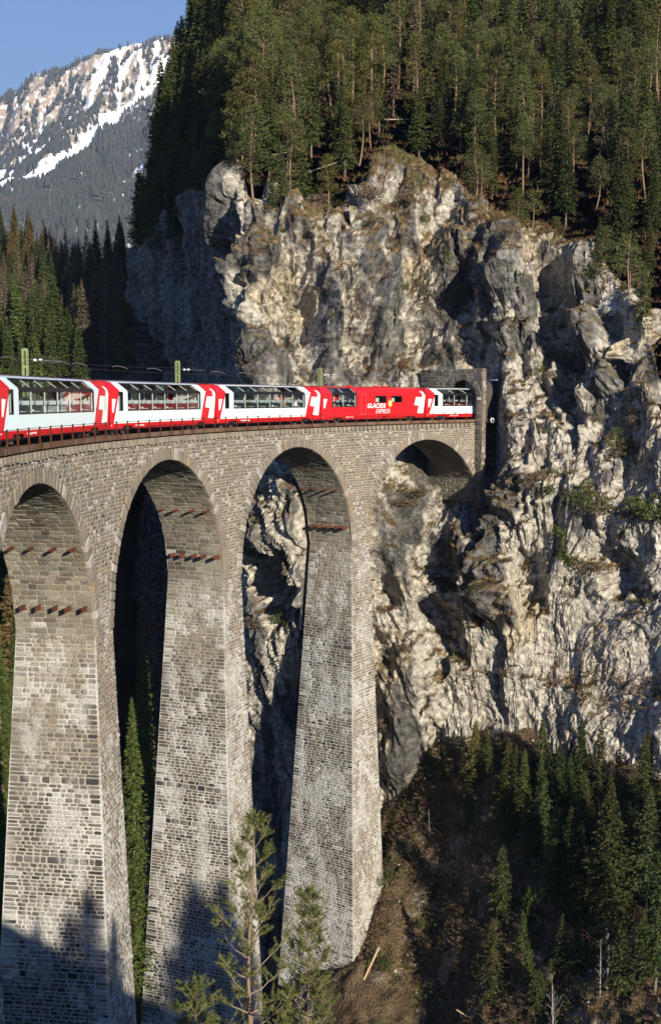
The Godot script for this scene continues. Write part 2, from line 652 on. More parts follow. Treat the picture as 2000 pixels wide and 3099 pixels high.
func on_cliff(x: float, y: float) -> int:
	# the cliff's vertex nearest to that place across and up, the frontmost of those as near
	var best := 1e9
	var at := 0
	for j in range(0, cliff_h, 3):
		for i in range(60, cliff_w, 3):
			var p := cliff_v[j * cliff_w + i]
			var d := (p.x - x) * (p.x - x) + (p.y - y) * (p.y - y) - p.z * 0.02
			if d < best:
				best = d
				at = j * cliff_w + i
	return at

func build_hill() -> void:
	var w := 260
	var v := surface_grid(HILL, w, [40, 40, 40, 40, 40, 10, 10])
	var c := PackedColorArray()
	c.resize(v.size())
	var n := grid_normals(v, w)
	for k in v.size():
		var p := v[k]
		var j := k / w
		var d := (fb(p, 0.06, 0.06) * 3.0 + absf(nz(p, 0.25, 0.2)) * 0.9 + fb(p, 0.6, 0.6) * 0.4) * smoothstep(0.0, 14.0, j)
		v[k] = p + Vector3(0, 0.8, 0.6) * d
	n = grid_normals(v, w)
	for k in v.size():
		var p := v[k]
		var t := fb(p, 0.25, 0.25, 4.0)
		var col := Color(0.14, 0.07, 0.038).lerp(Color(0.22, 0.125, 0.065), clampf(0.5 + t * 1.8, 0, 1))
		col = col.lerp(Color(0.045, 0.05, 0.018), smoothstep(0.1, 0.35, fb(p, 0.11, 0.11, 9.0)))
		var bare := smoothstep(0.22, 0.34, fb(p, 0.14, 0.2, 17.0) + (0.5 - n[k].y) * 0.5)
		c[k] = col.lerp(Color(0.45, 0.42, 0.38), bare * 0.85)
	hill_v = v
	hill_w = w
	structure("hillside", grid_mesh(v, n, c, w), mats.soil)

func build_slope() -> void:
	var w := 240
	var v := surface_grid(SLOPE, w, [40, 40, 40, 40, 24, 20])
	var c := PackedColorArray()
	c.resize(v.size())
	for k in v.size():
		var p := v[k]
		var d := fb(p, 0.08, 0.08) * 2.2 + fb(p, 0.5, 0.5) * 0.55 + absf(nz(p, 0.3, 0.3)) * 0.5
		v[k] = p + Vector3(0, 0.85, 0.5) * d
		var t := fb(p, 0.3, 0.3, 4.0)
		var col := Color(0.085, 0.055, 0.032).lerp(Color(0.17, 0.12, 0.07), clampf(0.5 + t * 1.8, 0, 1))
		col = col.lerp(Color(0.06, 0.065, 0.022), smoothstep(0.1, 0.35, fb(p, 0.12, 0.12, 9.0)))
		var scree := smoothstep(0.22, 0.36, fb(p, 0.2, 0.2, 27.0)) * 0.5
		c[k] = col.lerp(Color(0.42, 0.36, 0.30), scree)
	slope_v = v
	slope_w = w
	structure("valley_slope", grid_mesh(v, grid_normals(v, w), c, w), mats.soil)
	# the gorge floor and the ground to the horizon
	var g := MB.new()
	for i in 40:
		for j in 40:
			var a := Vector3(-140 + i * 6.0, -64, -230 + j * 6.0)
			var t := clampf(0.5 + fb(a, 0.1, 0.1) * 1.5, 0, 1)
			g.quad(a, a + Vector3(0, 0, 6), a + Vector3(6, 0, 6), a + Vector3(6, 0, 0), Color(0.05, 0.045, 0.03).lerp(Color(0.14, 0.11, 0.08), t))
	structure("gorge_floor", g.mesh(), mats.soil)
	var e := MB.new()
	for i in 16:
		for j in 16:
			var a := Vector3(-8000 + i * 1000.0, -76, -8000 + j * 1000.0)
			e.quad(a, a + Vector3(0, 0, 1000), a + Vector3(1000, 0, 1000), a + Vector3(1000, 0, 0), Color(0.07, 0.075, 0.045))
	structure("valley_ground", e.mesh(), mats.far_rock)

func bank_y(x: float, z: float) -> float:
	# the hillside on which the camera stands, falling away to the gorge in front
	var f := -1.75 - maxf(0.0, -z - 1.0) * 0.92 + maxf(0.0, z - 6.0) * 0.05
	f -= maxf(0.0, x - 3.0) * 0.55 + maxf(0.0, -x - 10.0) * 0.25
	return maxf(f, -70.0) + na.get_noise_2d(x * 0.12, z * 0.12) * 0.5

func build_near_bank() -> void:
	var w := 90
	var v := PackedVector3Array()
	var c := PackedColorArray()
	for j in 60:
		for i in w:
			var x := -60.0 + i * 2.0
			var z := -72.0 + j * 2.0
			v.append(Vector3(x, bank_y(x, z), z))
			c.append(Color(0.10, 0.07, 0.04).lerp(Color(0.07, 0.075, 0.03), clampf(0.5 + fb(v[v.size() - 1], 0.1, 0.1), 0, 1)))
	structure("near_bank", grid_mesh(v, grid_normals(v, w), c, w), mats.soil)

# ---------------------------------------------------------------- viaduct
func lime(p: Vector3, edge: float) -> float:
	# how far the white lime that has seeped from the joints covers the masonry there
	var down := smoothstep(-18.0, -30.0, p.y)
	var n := fb(p, 0.34, 0.22, 3.0) * 0.75 + nz(p, 1.1, 0.45, 6.0) * 0.22 + nz(p, 2.4, 2.0, 2.0) * 0.2
	return smoothstep(0.06, 0.2, n - 0.12 + edge * 0.26 + down * 0.07) * smoothstep(-9.0, -19.0, p.y)

func cream(p: Vector3) -> float:
	# pale even wash below the arches
	return smoothstep(-0.25, 0.35, fb(p, 0.2, 0.1, 13.0) + 0.25) * smoothstep(-27.0, -16.0, p.y)

func stone_colour(p: Vector3, face: int, edge: float) -> Color:
	# face 0: along the track's inner side, 1: across the pier, 2: underside of an arch
	var c := Color(0.255, 0.24, 0.212).lerp(Color(0.08, 0.077, 0.071), rng.randf())
	if rng.randf() < 0.30:
		c = Color(0.24, 0.205, 0.16).lerp(Color(0.13, 0.105, 0.08), rng.randf())
	if rng.randf() < 0.14:
		c = Color(0.055, 0.057, 0.062)
	if face == 0:
		c = c.lerp(Color(0.38, 0.335, 0.27), rr(0.15, 0.7))
		if rng.randf() < 0.10:
			c = Color(0.40, 0.30, 0.17).lerp(Color(0.28, 0.21, 0.13), rng.randf())
		if rng.randf() < 0.12:
			c = Color(0.60, 0.57, 0.53)
		c = c.lerp(Color(0.34, 0.235, 0.13), smoothstep(0.1, 0.4, fb(p, 0.5, 0.09, 33.0)) * 0.35)
	else:
		c = c.lerp(Color(0.45, 0.415, 0.325), cream(p) * rr(0.35, 0.98))
	if face == 2:
		c = c.lerp(Color(0.20, 0.16, 0.11), smoothstep(0.0, 0.4, fb(p, 0.4, 0.4, 9.0)) * 0.5)
	var w := lime(p, edge)
	if rng.randf() < w * 0.62:
		c = c.lerp(Color(0.66, 0.65, 0.60), rr(0.3, 0.95))
	return c

func mortar_colour(p: Vector3, face: int, edge: float) -> Color:
	var c := Color(0.46, 0.42, 0.36).lerp(Color(0.40, 0.33, 0.245), clampf(0.5 + fb(p, 0.4, 0.3, 1.0), 0, 1))
	if face == 0:
		c = c.lerp(Color(0.55, 0.49, 0.41), 0.6)
	c = c.lerp(Color(0.27, 0.255, 0.235), 0.4 * smoothstep(0.0, 0.3, fb(p, 0.3, 0.3, 50.0)))
	return c.lerp(Color(0.71, 0.70, 0.655), clampf(lime(p, edge) * 0.9 + run_of(p) + 0.45 * smoothstep(-18.0, -30.0, p.y), 0, 1))

const LIME := Color(0.64, 0.63, 0.585)

func run_of(p: Vector3) -> float:
	# ragged lime runs that flow over stones and joints alike
	var n := nf.get_noise_3d(p.x * 0.5, p.y * 0.16, p.z * 0.5 + 77.0) + na.get_noise_3d(p.x * 2.6, p.y * 1.1, p.z * 2.6) * 0.28
	return smoothstep(0.10, 0.30, n + 0.05 * smoothstep(-22.0, -30.0, p.y)) * 0.55 * smoothstep(-10.0, -20.0, p.y)

func add_stone(st: MB, a: Vector3, b: Vector3, d: Vector3, e: Vector3, out: Vector3, c: Color, rim := Color(0, 0, 0, 0)) -> void:
	# a rough block with broken corners whose foot is the quad a b d e, standing out of its bed
	var m := (a + b + d + e) * 0.25
	var pr := rr(0.02, 0.075)
	var q := [a, b, d, e]
	var foot := []
	for k in 4:
		var prev: Vector3 = q[(k + 3) % 4]
		var next: Vector3 = q[(k + 1) % 4]
		var here: Vector3 = q[k]
		foot.append(here + (prev - here).limit_length(rr(0.02, 0.09)))
		foot.append(here + (next - here).limit_length(rr(0.02, 0.09)))
	var ins := rr(0.05, 0.12)
	var top := []
	for k in 8:
		top.append(foot[k].lerp(m, ins * rr(0.6, 1.6)) + out * pr * rr(0.6, 1.25))
	var cm := m + out * pr * rr(0.9, 1.6) + (b - a) * rr(-0.15, 0.15) + (e - a) * rr(-0.15, 0.15)
	var side := c if rim.a == 0.0 else c.lerp(rim, 0.55)
	for k in 8:
		var k2 := (k + 1) % 8
		var f := rng.randf()
		st.v.append(top[k]); st.v.append(top[k2]); st.v.append(cm)
		var ca := c.lerp(c * 0.8, f)
		if rim.a > 0.0:
			st.c.append(ca.lerp(LIME, run_of(top[k]))); st.c.append(ca.lerp(LIME, run_of(top[k2]))); st.c.append(ca.lerp(LIME, run_of(cm)))
		else:
			st.c.append(ca); st.c.append(ca); st.c.append(ca)
		st.quad(foot[k], foot[k2], top[k2], top[k], side)

func pier_hw(y: float) -> float:
	return 1.525 + 0.0355 * maxf(0.0, ARCH_Y - y)

func r_in(y: float) -> float:
	return 99.05 - 0.0285 * maxf(0.0, ARCH_Y - y)

func r_out(y: float) -> float:
	return 104.0 + 0.063 * maxf(0.0, ARCH_Y - y)

func pier_s(k: int) -> float:
	return 18.975 + PITCH * k

func arch_s(k: int) -> float:
	return 7.45 + PITCH * k

func build_viaduct() -> void:
	var vd := thing("viaduct", "curved grey stone railway viaduct of tall arches crossing the gorge", "viaduct", pv(pier_s(0), -64.0, 101.5))
	var depth := [-58.0, -62.0, -62.0, -62.0, -60.0]
	# cores: each pier, then the wall over the arches with the vaults
	for k in range(-3, 2):
		var core := MB.new()
		var sp := pier_s(k)
		var foot: float = depth[k + 3]
		var y := ARCH_Y + 3.0
		while y > foot:
			var y2 := maxf(y - 0.45, foot)
			for f in 4:
				var n := 12 if f == 1 else 8
				for q in n:
					var pa: Vector3
					var pb: Vector3
					var pc: Vector3
					var pd: Vector3
					var t0 := float(q) / n
					var t1 := float(q + 1) / n
					if f == 0:
						pa = pv(sp + lerpf(-1, 1, t0) * pier_hw(y), y, r_in(y)); pb = pv(sp + lerpf(-1, 1, t1) * pier_hw(y), y, r_in(y))
						pc = pv(sp + lerpf(-1, 1, t1) * pier_hw(y2), y2, r_in(y2)); pd = pv(sp + lerpf(-1, 1, t0) * pier_hw(y2), y2, r_in(y2))
					elif f == 1:
						pa = pv(sp - pier_hw(y), y, lerpf(r_out(y), r_in(y), t0)); pb = pv(sp - pier_hw(y), y, lerpf(r_out(y), r_in(y), t1))
						pc = pv(sp - pier_hw(y2), y2, lerpf(r_out(y2), r_in(y2), t1)); pd = pv(sp - pier_hw(y2), y2, lerpf(r_out(y2), r_in(y2), t0))
					elif f == 2:
						pa = pv(sp + pier_hw(y), y, lerpf(r_in(y), r_out(y), t0)); pb = pv(sp + pier_hw(y), y, lerpf(r_in(y), r_out(y), t1))
						pc = pv(sp + pier_hw(y2), y2, lerpf(r_in(y2), r_out(y2), t1)); pd = pv(sp + pier_hw(y2), y2, lerpf(r_in(y2), r_out(y2), t0))
					else:
						pa = pv(sp + lerpf(1, -1, t0) * pier_hw(y), y, r_out(y)); pb = pv(sp + lerpf(1, -1, t1) * pier_hw(y), y, r_out(y))
						pc = pv(sp + lerpf(1, -1, t1) * pier_hw(y2), y2, r_out(y2)); pd = pv(sp + lerpf(1, -1, t0) * pier_hw(y2), y2, r_out(y2))
					var fe := f if f < 2 else 1
					var e0 := pow(absf(t0 * 2.0 - 1.0), 3.0)
					var e1 := pow(absf(t1 * 2.0 - 1.0), 3.0)
					core.quad4(pa, pb, pc, pd, mortar_colour(pa, fe, e0), mortar_colour(pb, fe, e1), mortar_colour(pc, fe, e1), mortar_colour(pd, fe, e0))
			y = y2
		wput("pier", core.mesh(), mats.stone, vd)
	var wall := MB.new()
	var s := -58.0
	var top := -2.62
	while s < 61.9:
		var s2 := minf(s + 0.5, 61.95)
		for rr_ in [[99.05, 0], [104.0, 1]]:
			var y0a := arch_top(s)
			var y0b := arch_top(s2)
			var steps := 12
			for q in steps:
				var t0 := float(q) / steps
				var t1 := float(q + 1) / steps
				var pa := pv(s, lerpf(y0a, top, t0), rr_[0]); var pb := pv(s, lerpf(y0a, top, t1), rr_[0])
				var pc := pv(s2, lerpf(y0b, top, t1), rr_[0]); var pd := pv(s2, lerpf(y0b, top, t0), rr_[0])
				wall.quad4(pa, pb, pc, pd, mortar_colour(pa, 0, 0), mortar_colour(pb, 0, 0), mortar_colour(pc, 0, 0), mortar_colour(pd, 0, 0))
		wall.quad(pv(s, top, 99.05), pv(s, top, 104.0), pv(s2, top, 104.0), pv(s2, top, 99.05), Color(0.3, 0.27, 0.22))
		s = s2
	wput("spandrel_wall", wall.mesh(), mats.stone, vd)
	for k in range(-3, 3):
		var vault := MB.new()
		var n := 44
		for q in n:
			var f0 := PI * q / n
			var f1 := PI * (q + 1) / n
			for x in 10:
				var r0 := 99.05 + 0.495 * x
				var r1 := r0 + 0.495
				var pa := vp(k, f0, r0); var pb := vp(k, f1, r0); var pc := vp(k, f1, r1); var pd := vp(k, f0, r1)
				vault.quad4(pa, pb, pc, pd, mortar_colour(pa, 2, 0), mortar_colour(pb, 2, 0), mortar_colour(pc, 2, 0), mortar_colour(pd, 2, 0))
		wput("vault", vault.mesh(), mats.stone, vd)
	# the last arch lands on an abutment against the rock
	var abut := MB.new()
	var sa := arch_s(2) + ARCH_R / 0.99
	abut.quad(pv(sa - 0.6, -8.6, 99.3), pv(sa - 0.6, -8.6, 104.6), pv(sa - 0.9, -22, 104.6), pv(sa - 0.9, -22, 99.3), Color(0.34, 0.31, 0.27))
	abut.quad(pv(sa - 0.6, -8.6, 99.3), pv(sa + 2.6, -8.6, 99.3), pv(sa + 2.6, -22, 99.3), pv(sa - 0.9, -22, 99.3), Color(0.34, 0.31, 0.27))
	abut.quad(pv(sa - 0.6, -8.6, 99.3), pv(sa - 0.6, -8.6, 104.6), pv(sa + 2.6, -8.6, 104.6), pv(sa + 2.6, -8.6, 99.3), Color(0.34, 0.31, 0.27))
	wput("abutment", abut.mesh(), mats.stone, vd)
	# stones
	var rest := MB.new()
	var singles := []
	# across the piers
	for k in range(-2, 2):
		var sp := pier_s(k)
		var foot: float = depth[k + 3]
		var y := ARCH_Y + 0.1
		while y > foot:
			var hgt := rr(0.22, 0.36) if y > -22.0 else rr(0.20, 0.32)
			if rng.randf() < 0.03:
				hgt = 0.46
			var y2 := y - hgt
			var a := r_out(y) - 0.02
			var end := r_in(y) + 0.02
			var first := true
			while a > end + 0.15:
				var wd := rr(0.26, 0.66) * (1.3 if hgt > 0.4 else 1.0)
				if first:
					wd = rr(0.55, 1.1)
					first = false
				var b := a - wd
				if b < end + 0.4:
					b = end
				var edge := pow(absf(((a + b) * 0.5 - end) / (r_out(y) - end) * 2.0 - 1.0), 3.0)
				var j := 0.026
				var pa := pv(sp - pier_hw(y), y - j, a - j - rr(0, 0.02)); var pb := pv(sp - pier_hw(y), y - j - rr(0, 0.02), b + j)
				var pc := pv(sp - pier_hw(y2), y2 + j, b + j + rr(0, 0.03)); var pd := pv(sp - pier_hw(y2), y2 + j + rr(0, 0.02), a - j)
				var col := stone_colour((pa + pc) * 0.5, 1, edge)
				var one := k == -1 and wd * hgt > 0.155 and y > -37.0 and singles.size() < 300
				var st := MB.new() if one else rest
				add_stone(st, pa, pb, pc, pd, -tang(sp), col, mortar_colour((pa + pc) * 0.5, 1, edge))
				if one:
					singles.append(st)
				a = b
			y = y2
	# along the inner side: the wall over the arches and the piers' narrow faces
	var y := -2.66
	while y > -62.0:
		var hgt := rr(0.17, 0.30) if y > ARCH_Y else rr(0.2, 0.34)
		var y2 := y - hgt
		var ym := (y + y2) * 0.5
		var spans := []
		if y2 > ARCH_Y:
			var from := -57.0
			for k in range(-3, 3):
				var half := (ARCH_R + 0.80) * (ARCH_R + 0.80) - (ym - ARCH_Y) * (ym - ARCH_Y)
				if half > 0.0:
					var hw := sqrt(half) / 0.99
					spans.append([from, arch_s(k) - hw])
					from = arch_s(k) + hw
			spans.append([from, 61.9])
		else:
			for k in range(-2, 2):
				spans.append([pier_s(k) - pier_hw(y), pier_s(k) + pier_hw(y)])
		for sp in spans:
			var a: float = sp[0]
			var end: float = minf(sp[1], 61.9)
			while a < end - 0.06:
				var b := a + rr(0.18, 0.56)
				if b > end - 0.25:
					b = end
				var j := 0.02
				var pa := pv(a + j, y - j, r_in(y)); var pb := pv(b - j, y - j - rr(0, 0.03), r_in(y))
				var pc := pv(b - j - rr(0, 0.03), y2 + j, r_in(y2)); var pd := pv(a + j, y2 + j + rr(0, 0.03), r_in(y2))
				add_stone(rest, pa, pb, pc, pd, inw(a), stone_colour((pa + pc) * 0.5, 0, 0.25 if y < ARCH_Y else 0.0), mortar_colour((pa + pc) * 0.5, 0, 0.25))
				a = b
		y = y2
	# undersides: courses run through the vault
	for k in range(-2, 3):
		var f := -0.02
		while f < PI * 0.62:
			var f2 := f + rr(0.26, 0.40) / ARCH_R
			var a := 99.1
			while a < 103.9:
				var b := minf(a + rr(0.4, 1.1), 104.0)
				var j := 0.014
				var out := (vp(k, f, 101.0) - pv(arch_s(k), ARCH_Y, 101.0)) * -1.0
				var pa := vp(k, f + 0.0015, a + j); var pb := vp(k, f + 0.0015, b - j)
				var pc := vp(k, f2 - 0.0015, b - j); var pd := vp(k, f2 - 0.0015, a + j)
				add_stone(rest, pa, pb, pc, pd, out.normalized() * 0.7, stone_colour((pa + pc) * 0.5, 2, 0.0))
				a = b
			f = f2
	# abutment face
	y = -8.7
	while y > -20.0:
		var y2 := y - rr(0.28, 0.42)
		var a := 104.5
		while a > 99.4:
			var b := maxf(a - rr(0.4, 0.9), 99.35)
			add_stone(rest, pv(sa - 0.6, y, a - 0.015), pv(sa - 0.6, y, b + 0.015), pv(sa - 0.6, y2 + 0.03, b + 0.015), pv(sa - 0.6, y2 + 0.03, a - 0.015), -tang(sa), stone_colour(pv(sa, y, a), 2, 0.0))
			a = b
		y = y2
	for st in singles:
		wput("stone", st.mesh(), mats.stone, vd)
	var rs := wput("stone_masonry", rest.mesh(), mats.stone, vd)
	rs.set_meta("kind", "stuff")
	# arch rings
	for k in range(-2, 3):
		var n := 56
		for q in n:
			var st := MB.new()
			var f0 := PI * q / n + 0.0025
			var f1 := PI * (q + 1) / n - 0.0025
			var thick := rr(0.66, 0.86)
			var c := stone_colour(vp(k, f0, 99), 0, 0.0).lerp(Color(0.43, 0.37, 0.29), 0.45)
			var o := 0.02
			var i0 := vq(k, f0, ARCH_R - o, 98.97); var i1 := vq(k, f1, ARCH_R - o, 98.97)
			var o0 := vq(k, f0, ARCH_R + thick, 98.97); var o1 := vq(k, f1, ARCH_R + thick, 98.97)
			add_stone(st, i0, o0, o1, i1, inw(arch_s(k)), c)
			var back := -inw(arch_s(k)) * 0.25
			st.quad(i0, i1, i1 + back, i0 + back, c)
			st.quad(o0, o0 + back, o1 + back, o1, c)
			wput("voussoir", st.mesh(), mats.stone, vd)
	# corbels under the edge beam, edge beam, parapet posts and rails
	s = -56.0
	while s < 61.6:
		var st := MB.new()
		var wd := rr(0.16, 0.20)
		var c := Color(0.42, 0.37, 0.29).lerp(Color(0.28, 0.25, 0.2), rng.randf())
		var hgt := rr(0.17, 0.22)
		st.box(pv(s, -2.60 - hgt, 98.93), tang(s) * wd, Vector3.UP * hgt, inw(s) * 0.13, c)
		wput("corbel", st.mesh(), mats.stone, vd)
		s += 0.74
	s = -56.0
	while s < 61.6:
		var s2 := minf(s + 4.0, 61.8)
		var st := MB.new()
		var steps := 4
		for q in steps:
			var a := lerpf(s, s2 - 0.012, float(q) / steps)
			var b := lerpf(s, s2 - 0.012, float(q + 1) / steps)
			var c := Color(0.15, 0.075, 0.045).lerp(Color(0.26, 0.18, 0.13), rng.randf() * 0.8)
			st.quad(pv(a, -2.22, 98.72), pv(b, -2.22, 98.72), pv(b, -2.50, 98.72), pv(a, -2.50, 98.72), c)
			st.quad(pv(a, -2.22, 98.72), pv(a, -2.22, 99.02), pv(b, -2.22, 99.02), pv(b, -2.22, 98.72), c)
			st.quad(pv(a, -2.50, 98.72), pv(b, -2.50, 98.72), pv(b, -2.50, 99.02), pv(a, -2.50, 99.02), c)
			st.quad(pv(a, -2.22, 99.02), pv(a, -2.56, 99.02), pv(b, -2.56, 99.02), pv(b, -2.22, 99.02), c)
		st.quad(pv(s, -2.22, 98.72), pv(s, -2.50, 98.72), pv(s, -2.50, 99.02), pv(s, -2.22, 99.02), Color(0.1, 0.06, 0.04))
		wput("edge_beam", st.mesh(), mats.rust, vd)
		s = s2
	s = -54.48
	var rust := Color(0.17, 0.052, 0.024)
	while s < 61.7:
		var st := MB.new()
		st.box(pv(s, -1.92, 98.69), tang(s) * 0.045, Vector3.UP * 0.56, inw(s) * 0.012, rust)
		st.box(pv(s + 0.04, -1.92, 98.73), tang(s) * 0.010, Vector3.UP * 0.56, inw(s) * 0.045, rust)
		wput("railing_post", st.mesh(), mats.rust, vd)
		s += 1.94
	for yy in [-1.42, -1.82]:
		var pts := PackedVector3Array()
		var rad := PackedFloat32Array()
		for q in 118:
			pts.append(pv(-56.0 + q, yy, 98.71))
			rad.append(0.017)
		var st := MB.new()
		st.tube(pts, rad, 5, Color(0.07, 0.045, 0.035))
		wput("railing_bar", st.mesh(), mats.rust, vd)
	# far parapet
	var far := MB.new()
	s = -57.0
	while s < 61.0:
		far.box(pv(s + 1.0, -2.4, 104.05), tang(s + 1.0) * 1.02, Vector3.UP * 0.2, inw(s + 1.0) * 0.15, Color(0.2, 0.14, 0.1))
		s += 2.0
	wput("outer_edge_beam", far.mesh(), mats.rust, vd)
	# iron girder stubs left in the arches from the building of it
	for k in range(-1, 3):
		for row in [[-8.55, 4, 0.055, 0.95], [-12.3, 5, 0.12, 0.95]]:
			var dy: float = row[0] - ARCH_Y
			var sx := arch_s(k) + sqrt(ARCH_R * ARCH_R - dy * dy) / 0.99
			if k == 2:
				continue
			for q in int(row[1]):
				var r := lerpf(103.3, 99.45, float(q) / (row[1] - 1)) + rr(-0.12, 0.12)
				girder(vd, sx, row[0], r, row[2], row[3] + rr(-0.15, 0.1))
		# ends that stick out on the left of the openings
		for row in [[-9.6, 0.06], [-12.4, 0.09]]:
			var dy: float = row[0] - ARCH_Y
			var sx := arch_s(k) - sqrt(ARCH_R * ARCH_R - dy * dy) / 0.99
			girder(vd, sx + 0.9, row[0], 99.5, row[1], 0.9)

func girder(vd: Node3D, s: float, y: float, r: float, hh: float, ln: float) -> void:
	var st := MB.new()
	var c := Color(0.22, 0.06, 0.03).lerp(Color(0.13, 0.05, 0.03), rng.randf())
	var o := pv(s, y, r) - tang(s) * (ln * 0.5 - 0.1)
	var ax := tang(s) * (ln * 0.5 + 0.1)
	st.box(o, ax, Vector3.UP * hh, inw(s) * 0.02, c)
	st.box(o + Vector3.UP * hh, ax, Vector3.UP * 0.014, inw(s) * 0.075, c)
	st.box(o - Vector3.UP * hh, ax, Vector3.UP * 0.014, inw(s) * 0.075, c)
	wput("iron_girder", st.mesh(), mats.rust, vd)

func vq(k: int, f: float, rad: float, r: float) -> Vector3:
	return pv(arch_s(k) + rad * cos(f) / 0.99, ARCH_Y + rad * sin(f), r)

func vp(k: int, f: float, r: float) -> Vector3:
	return vq(k, f, ARCH_R, r)

func arch_top(s: float) -> float:
	# the underside of the masonry at s
	for k in range(-3, 3):
		var dx := (s - arch_s(k)) * 0.99
		if absf(dx) < ARCH_R:
			return ARCH_Y + sqrt(ARCH_R * ARCH_R - dx * dx)
	return ARCH_Y

# ---------------------------------------------------------------- tunnel mouth
func build_portal() -> void:
	var s0 := 62.0
	var po := thing("tunnel_portal", "grey stone tunnel portal in the cliff at the end of the viaduct", "tunnel portal", pv(s0 + 0.5, -6.0, 98.0))
	var cr := 100.9
	var rad := 2.02
	var spring := 0.08
	var face := MB.new()
	var mc := Color(0.30, 0.27, 0.23)
	# wall face with the opening left in it, in columns
	var r := 98.05
	while r < 107.0:
		var r2 := minf(r + 0.2, 107.0)
		var m := (r + r2) * 0.5
		var lo := -10.0
		if absf(m - cr) < rad:
			var yt := spring + sqrt(rad * rad - (m - cr) * (m - cr))
			face.quad(pv(s0, yt, r), pv(s0, 3.3, r), pv(s0, 3.3, r2), pv(s0, yt, r2), mc)
			lo = -10.0
			face.quad(pv(s0, -10, r), pv(s0, RAIL - 0.4, r), pv(s0, RAIL - 0.4, r2), pv(s0, -10, r2), mc)
		else:
			face.quad(pv(s0, lo, r), pv(s0, 3.3, r), pv(s0, 3.3, r2), pv(s0, lo, r2), mc)
		r = r2
	face.quad(pv(s0, -12, 98.05), pv(s0, 3.3, 98.05), pv(s0 + 0.62, 3.3, 98.05), pv(s0 + 0.62, -12, 98.05), mc)
	face.quad(pv(s0 + 0.62, -12, 98.05), pv(s0 + 0.62, 3.3, 98.05), pv(s0 + 0.62, 3.3, 101.0), pv(s0 + 0.62, -12, 101.0), mc)
	face.quad(pv(s0, 3.3, 98.05), pv(s0, 3.3, 107.0), pv(s0 + 3.0, 3.3, 107.0), pv(s0 + 3.0, 3.3, 98.05), mc)
	wput("wall", face.mesh(), mats.stone, po)
	var rest := MB.new()
	var y := 3.28
	while y > -11.0:
		var y2 := y - rr(0.26, 0.40)
		var a := 106.9
		while a > 98.1:
			var b := maxf(a - rr(0.3, 0.7), 98.07)
			var cpt := Vector2((a + b) * 0.5 - cr, maxf((y + y2) * 0.5 - spring, 0.0))
			if cpt.length() > rad + 0.75 + (b - a) * -0.3 or y < RAIL - 0.5:
				add_stone(rest, pv(s0, y - 0.015, a - 0.015), pv(s0, y - 0.015, b + 0.015), pv(s0, y2 + 0.015, b + 0.015), pv(s0, y2 + 0.015, a - 0.015), -tang(s0), stone_colour(pv(s0, -12.0, a), 1, 0.0) * 0.85)
			a = b
		var q := s0
		while q < s0 + 0.6:
			var q2 := minf(q + rr(0.25, 0.45), s0 + 0.62)
			add_stone(rest, pv(q + 0.01, y - 0.015, 98.05), pv(q2 - 0.015, y - 0.015, 98.05), pv(q2 - 0.015, y2 + 0.015, 98.05), pv(q + 0.01, y2 + 0.015, 98.05), inw(s0), stone_colour(pv(s0, y, a), 0, 0.0))
			q = q2
		y = y2
	var rs := wput("wall_stones", rest.mesh(), mats.stone, po)
	rs.set_meta("kind", "stuff")
	var n := 19
	for k in n:
		var f0 := PI * k / n + 0.008
		var f1 := PI * (k + 1) / n - 0.008
		var st := MB.new()
		var th := rr(0.55, 0.72)
		add_stone(st, pv(s0 - 0.02, spring + sin(f0) * rad, cr - cos(f0) * rad), pv(s0 - 0.02, spring + sin(f0) * (rad + th), cr - cos(f0) * (rad + th)), pv(s0 - 0.02, spring + sin(f1) * (rad + th), cr - cos(f1) * (rad + th)), pv(s0 - 0.02, spring + sin(f1) * rad, cr - cos(f1) * rad), -tang(s0), Color(0.30, 0.27, 0.22) * rr(0.6, 1.1))
		wput("voussoir", st.mesh(), mats.stone, po)
	y = spring
	while y > RAIL - 0.4:
		for side in [-1.0, 1.0]:
			var st := MB.new()
			var th := rr(0.45, 0.72)
			var y2 := y - 0.36
			add_stone(st, pv(s0 - 0.02, y, cr + side * rad), pv(s0 - 0.02, y, cr + side * (rad + th)), pv(s0 - 0.02, y2 + 0.02, cr + side * (rad + th)), pv(s0 - 0.02, y2 + 0.02, cr + side * rad), -tang(s0), Color(0.30, 0.27, 0.22) * rr(0.6, 1.1))
			wput("jamb_stone", st.mesh(), mats.stone, po)
		y -= 0.36
	# the bore behind it
	var bore := MB.new()
	for q in 14:
		var sa := s0 + q * 2.5
		var sb := sa + 2.5
		var prof := [[-rad, RAIL - 0.4]]
		for k in 13:
			var f := PI * k / 12.0
			prof.append([-cos(f) * rad, spring + sin(f) * rad])
		prof.append([rad, RAIL - 0.4])
		for k in prof.size() - 1:
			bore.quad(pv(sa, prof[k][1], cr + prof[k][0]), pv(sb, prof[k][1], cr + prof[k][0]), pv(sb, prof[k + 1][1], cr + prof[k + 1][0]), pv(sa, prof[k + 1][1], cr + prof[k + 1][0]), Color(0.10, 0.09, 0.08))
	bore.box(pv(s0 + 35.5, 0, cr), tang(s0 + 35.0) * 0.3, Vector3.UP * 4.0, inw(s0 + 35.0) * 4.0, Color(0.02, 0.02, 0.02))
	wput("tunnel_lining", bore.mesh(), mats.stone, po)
	# small plate on the wall and the round pipe end beside it
	var plate := thing("plate", "small white plate on the tunnel portal beside the opening", "sign", pv(61.94, 0.05, 98.5))
	var pb := MB.new()
	pb.box(Vector3.ZERO, tang(62.0) * 0.02, Vector3.UP * 0.15, inw(62.0) * 0.24, Color(0.72, 0.72, 0.70))
	put("panel", pb.mesh(), mats.colours, plate)
	var bar := MB.new()
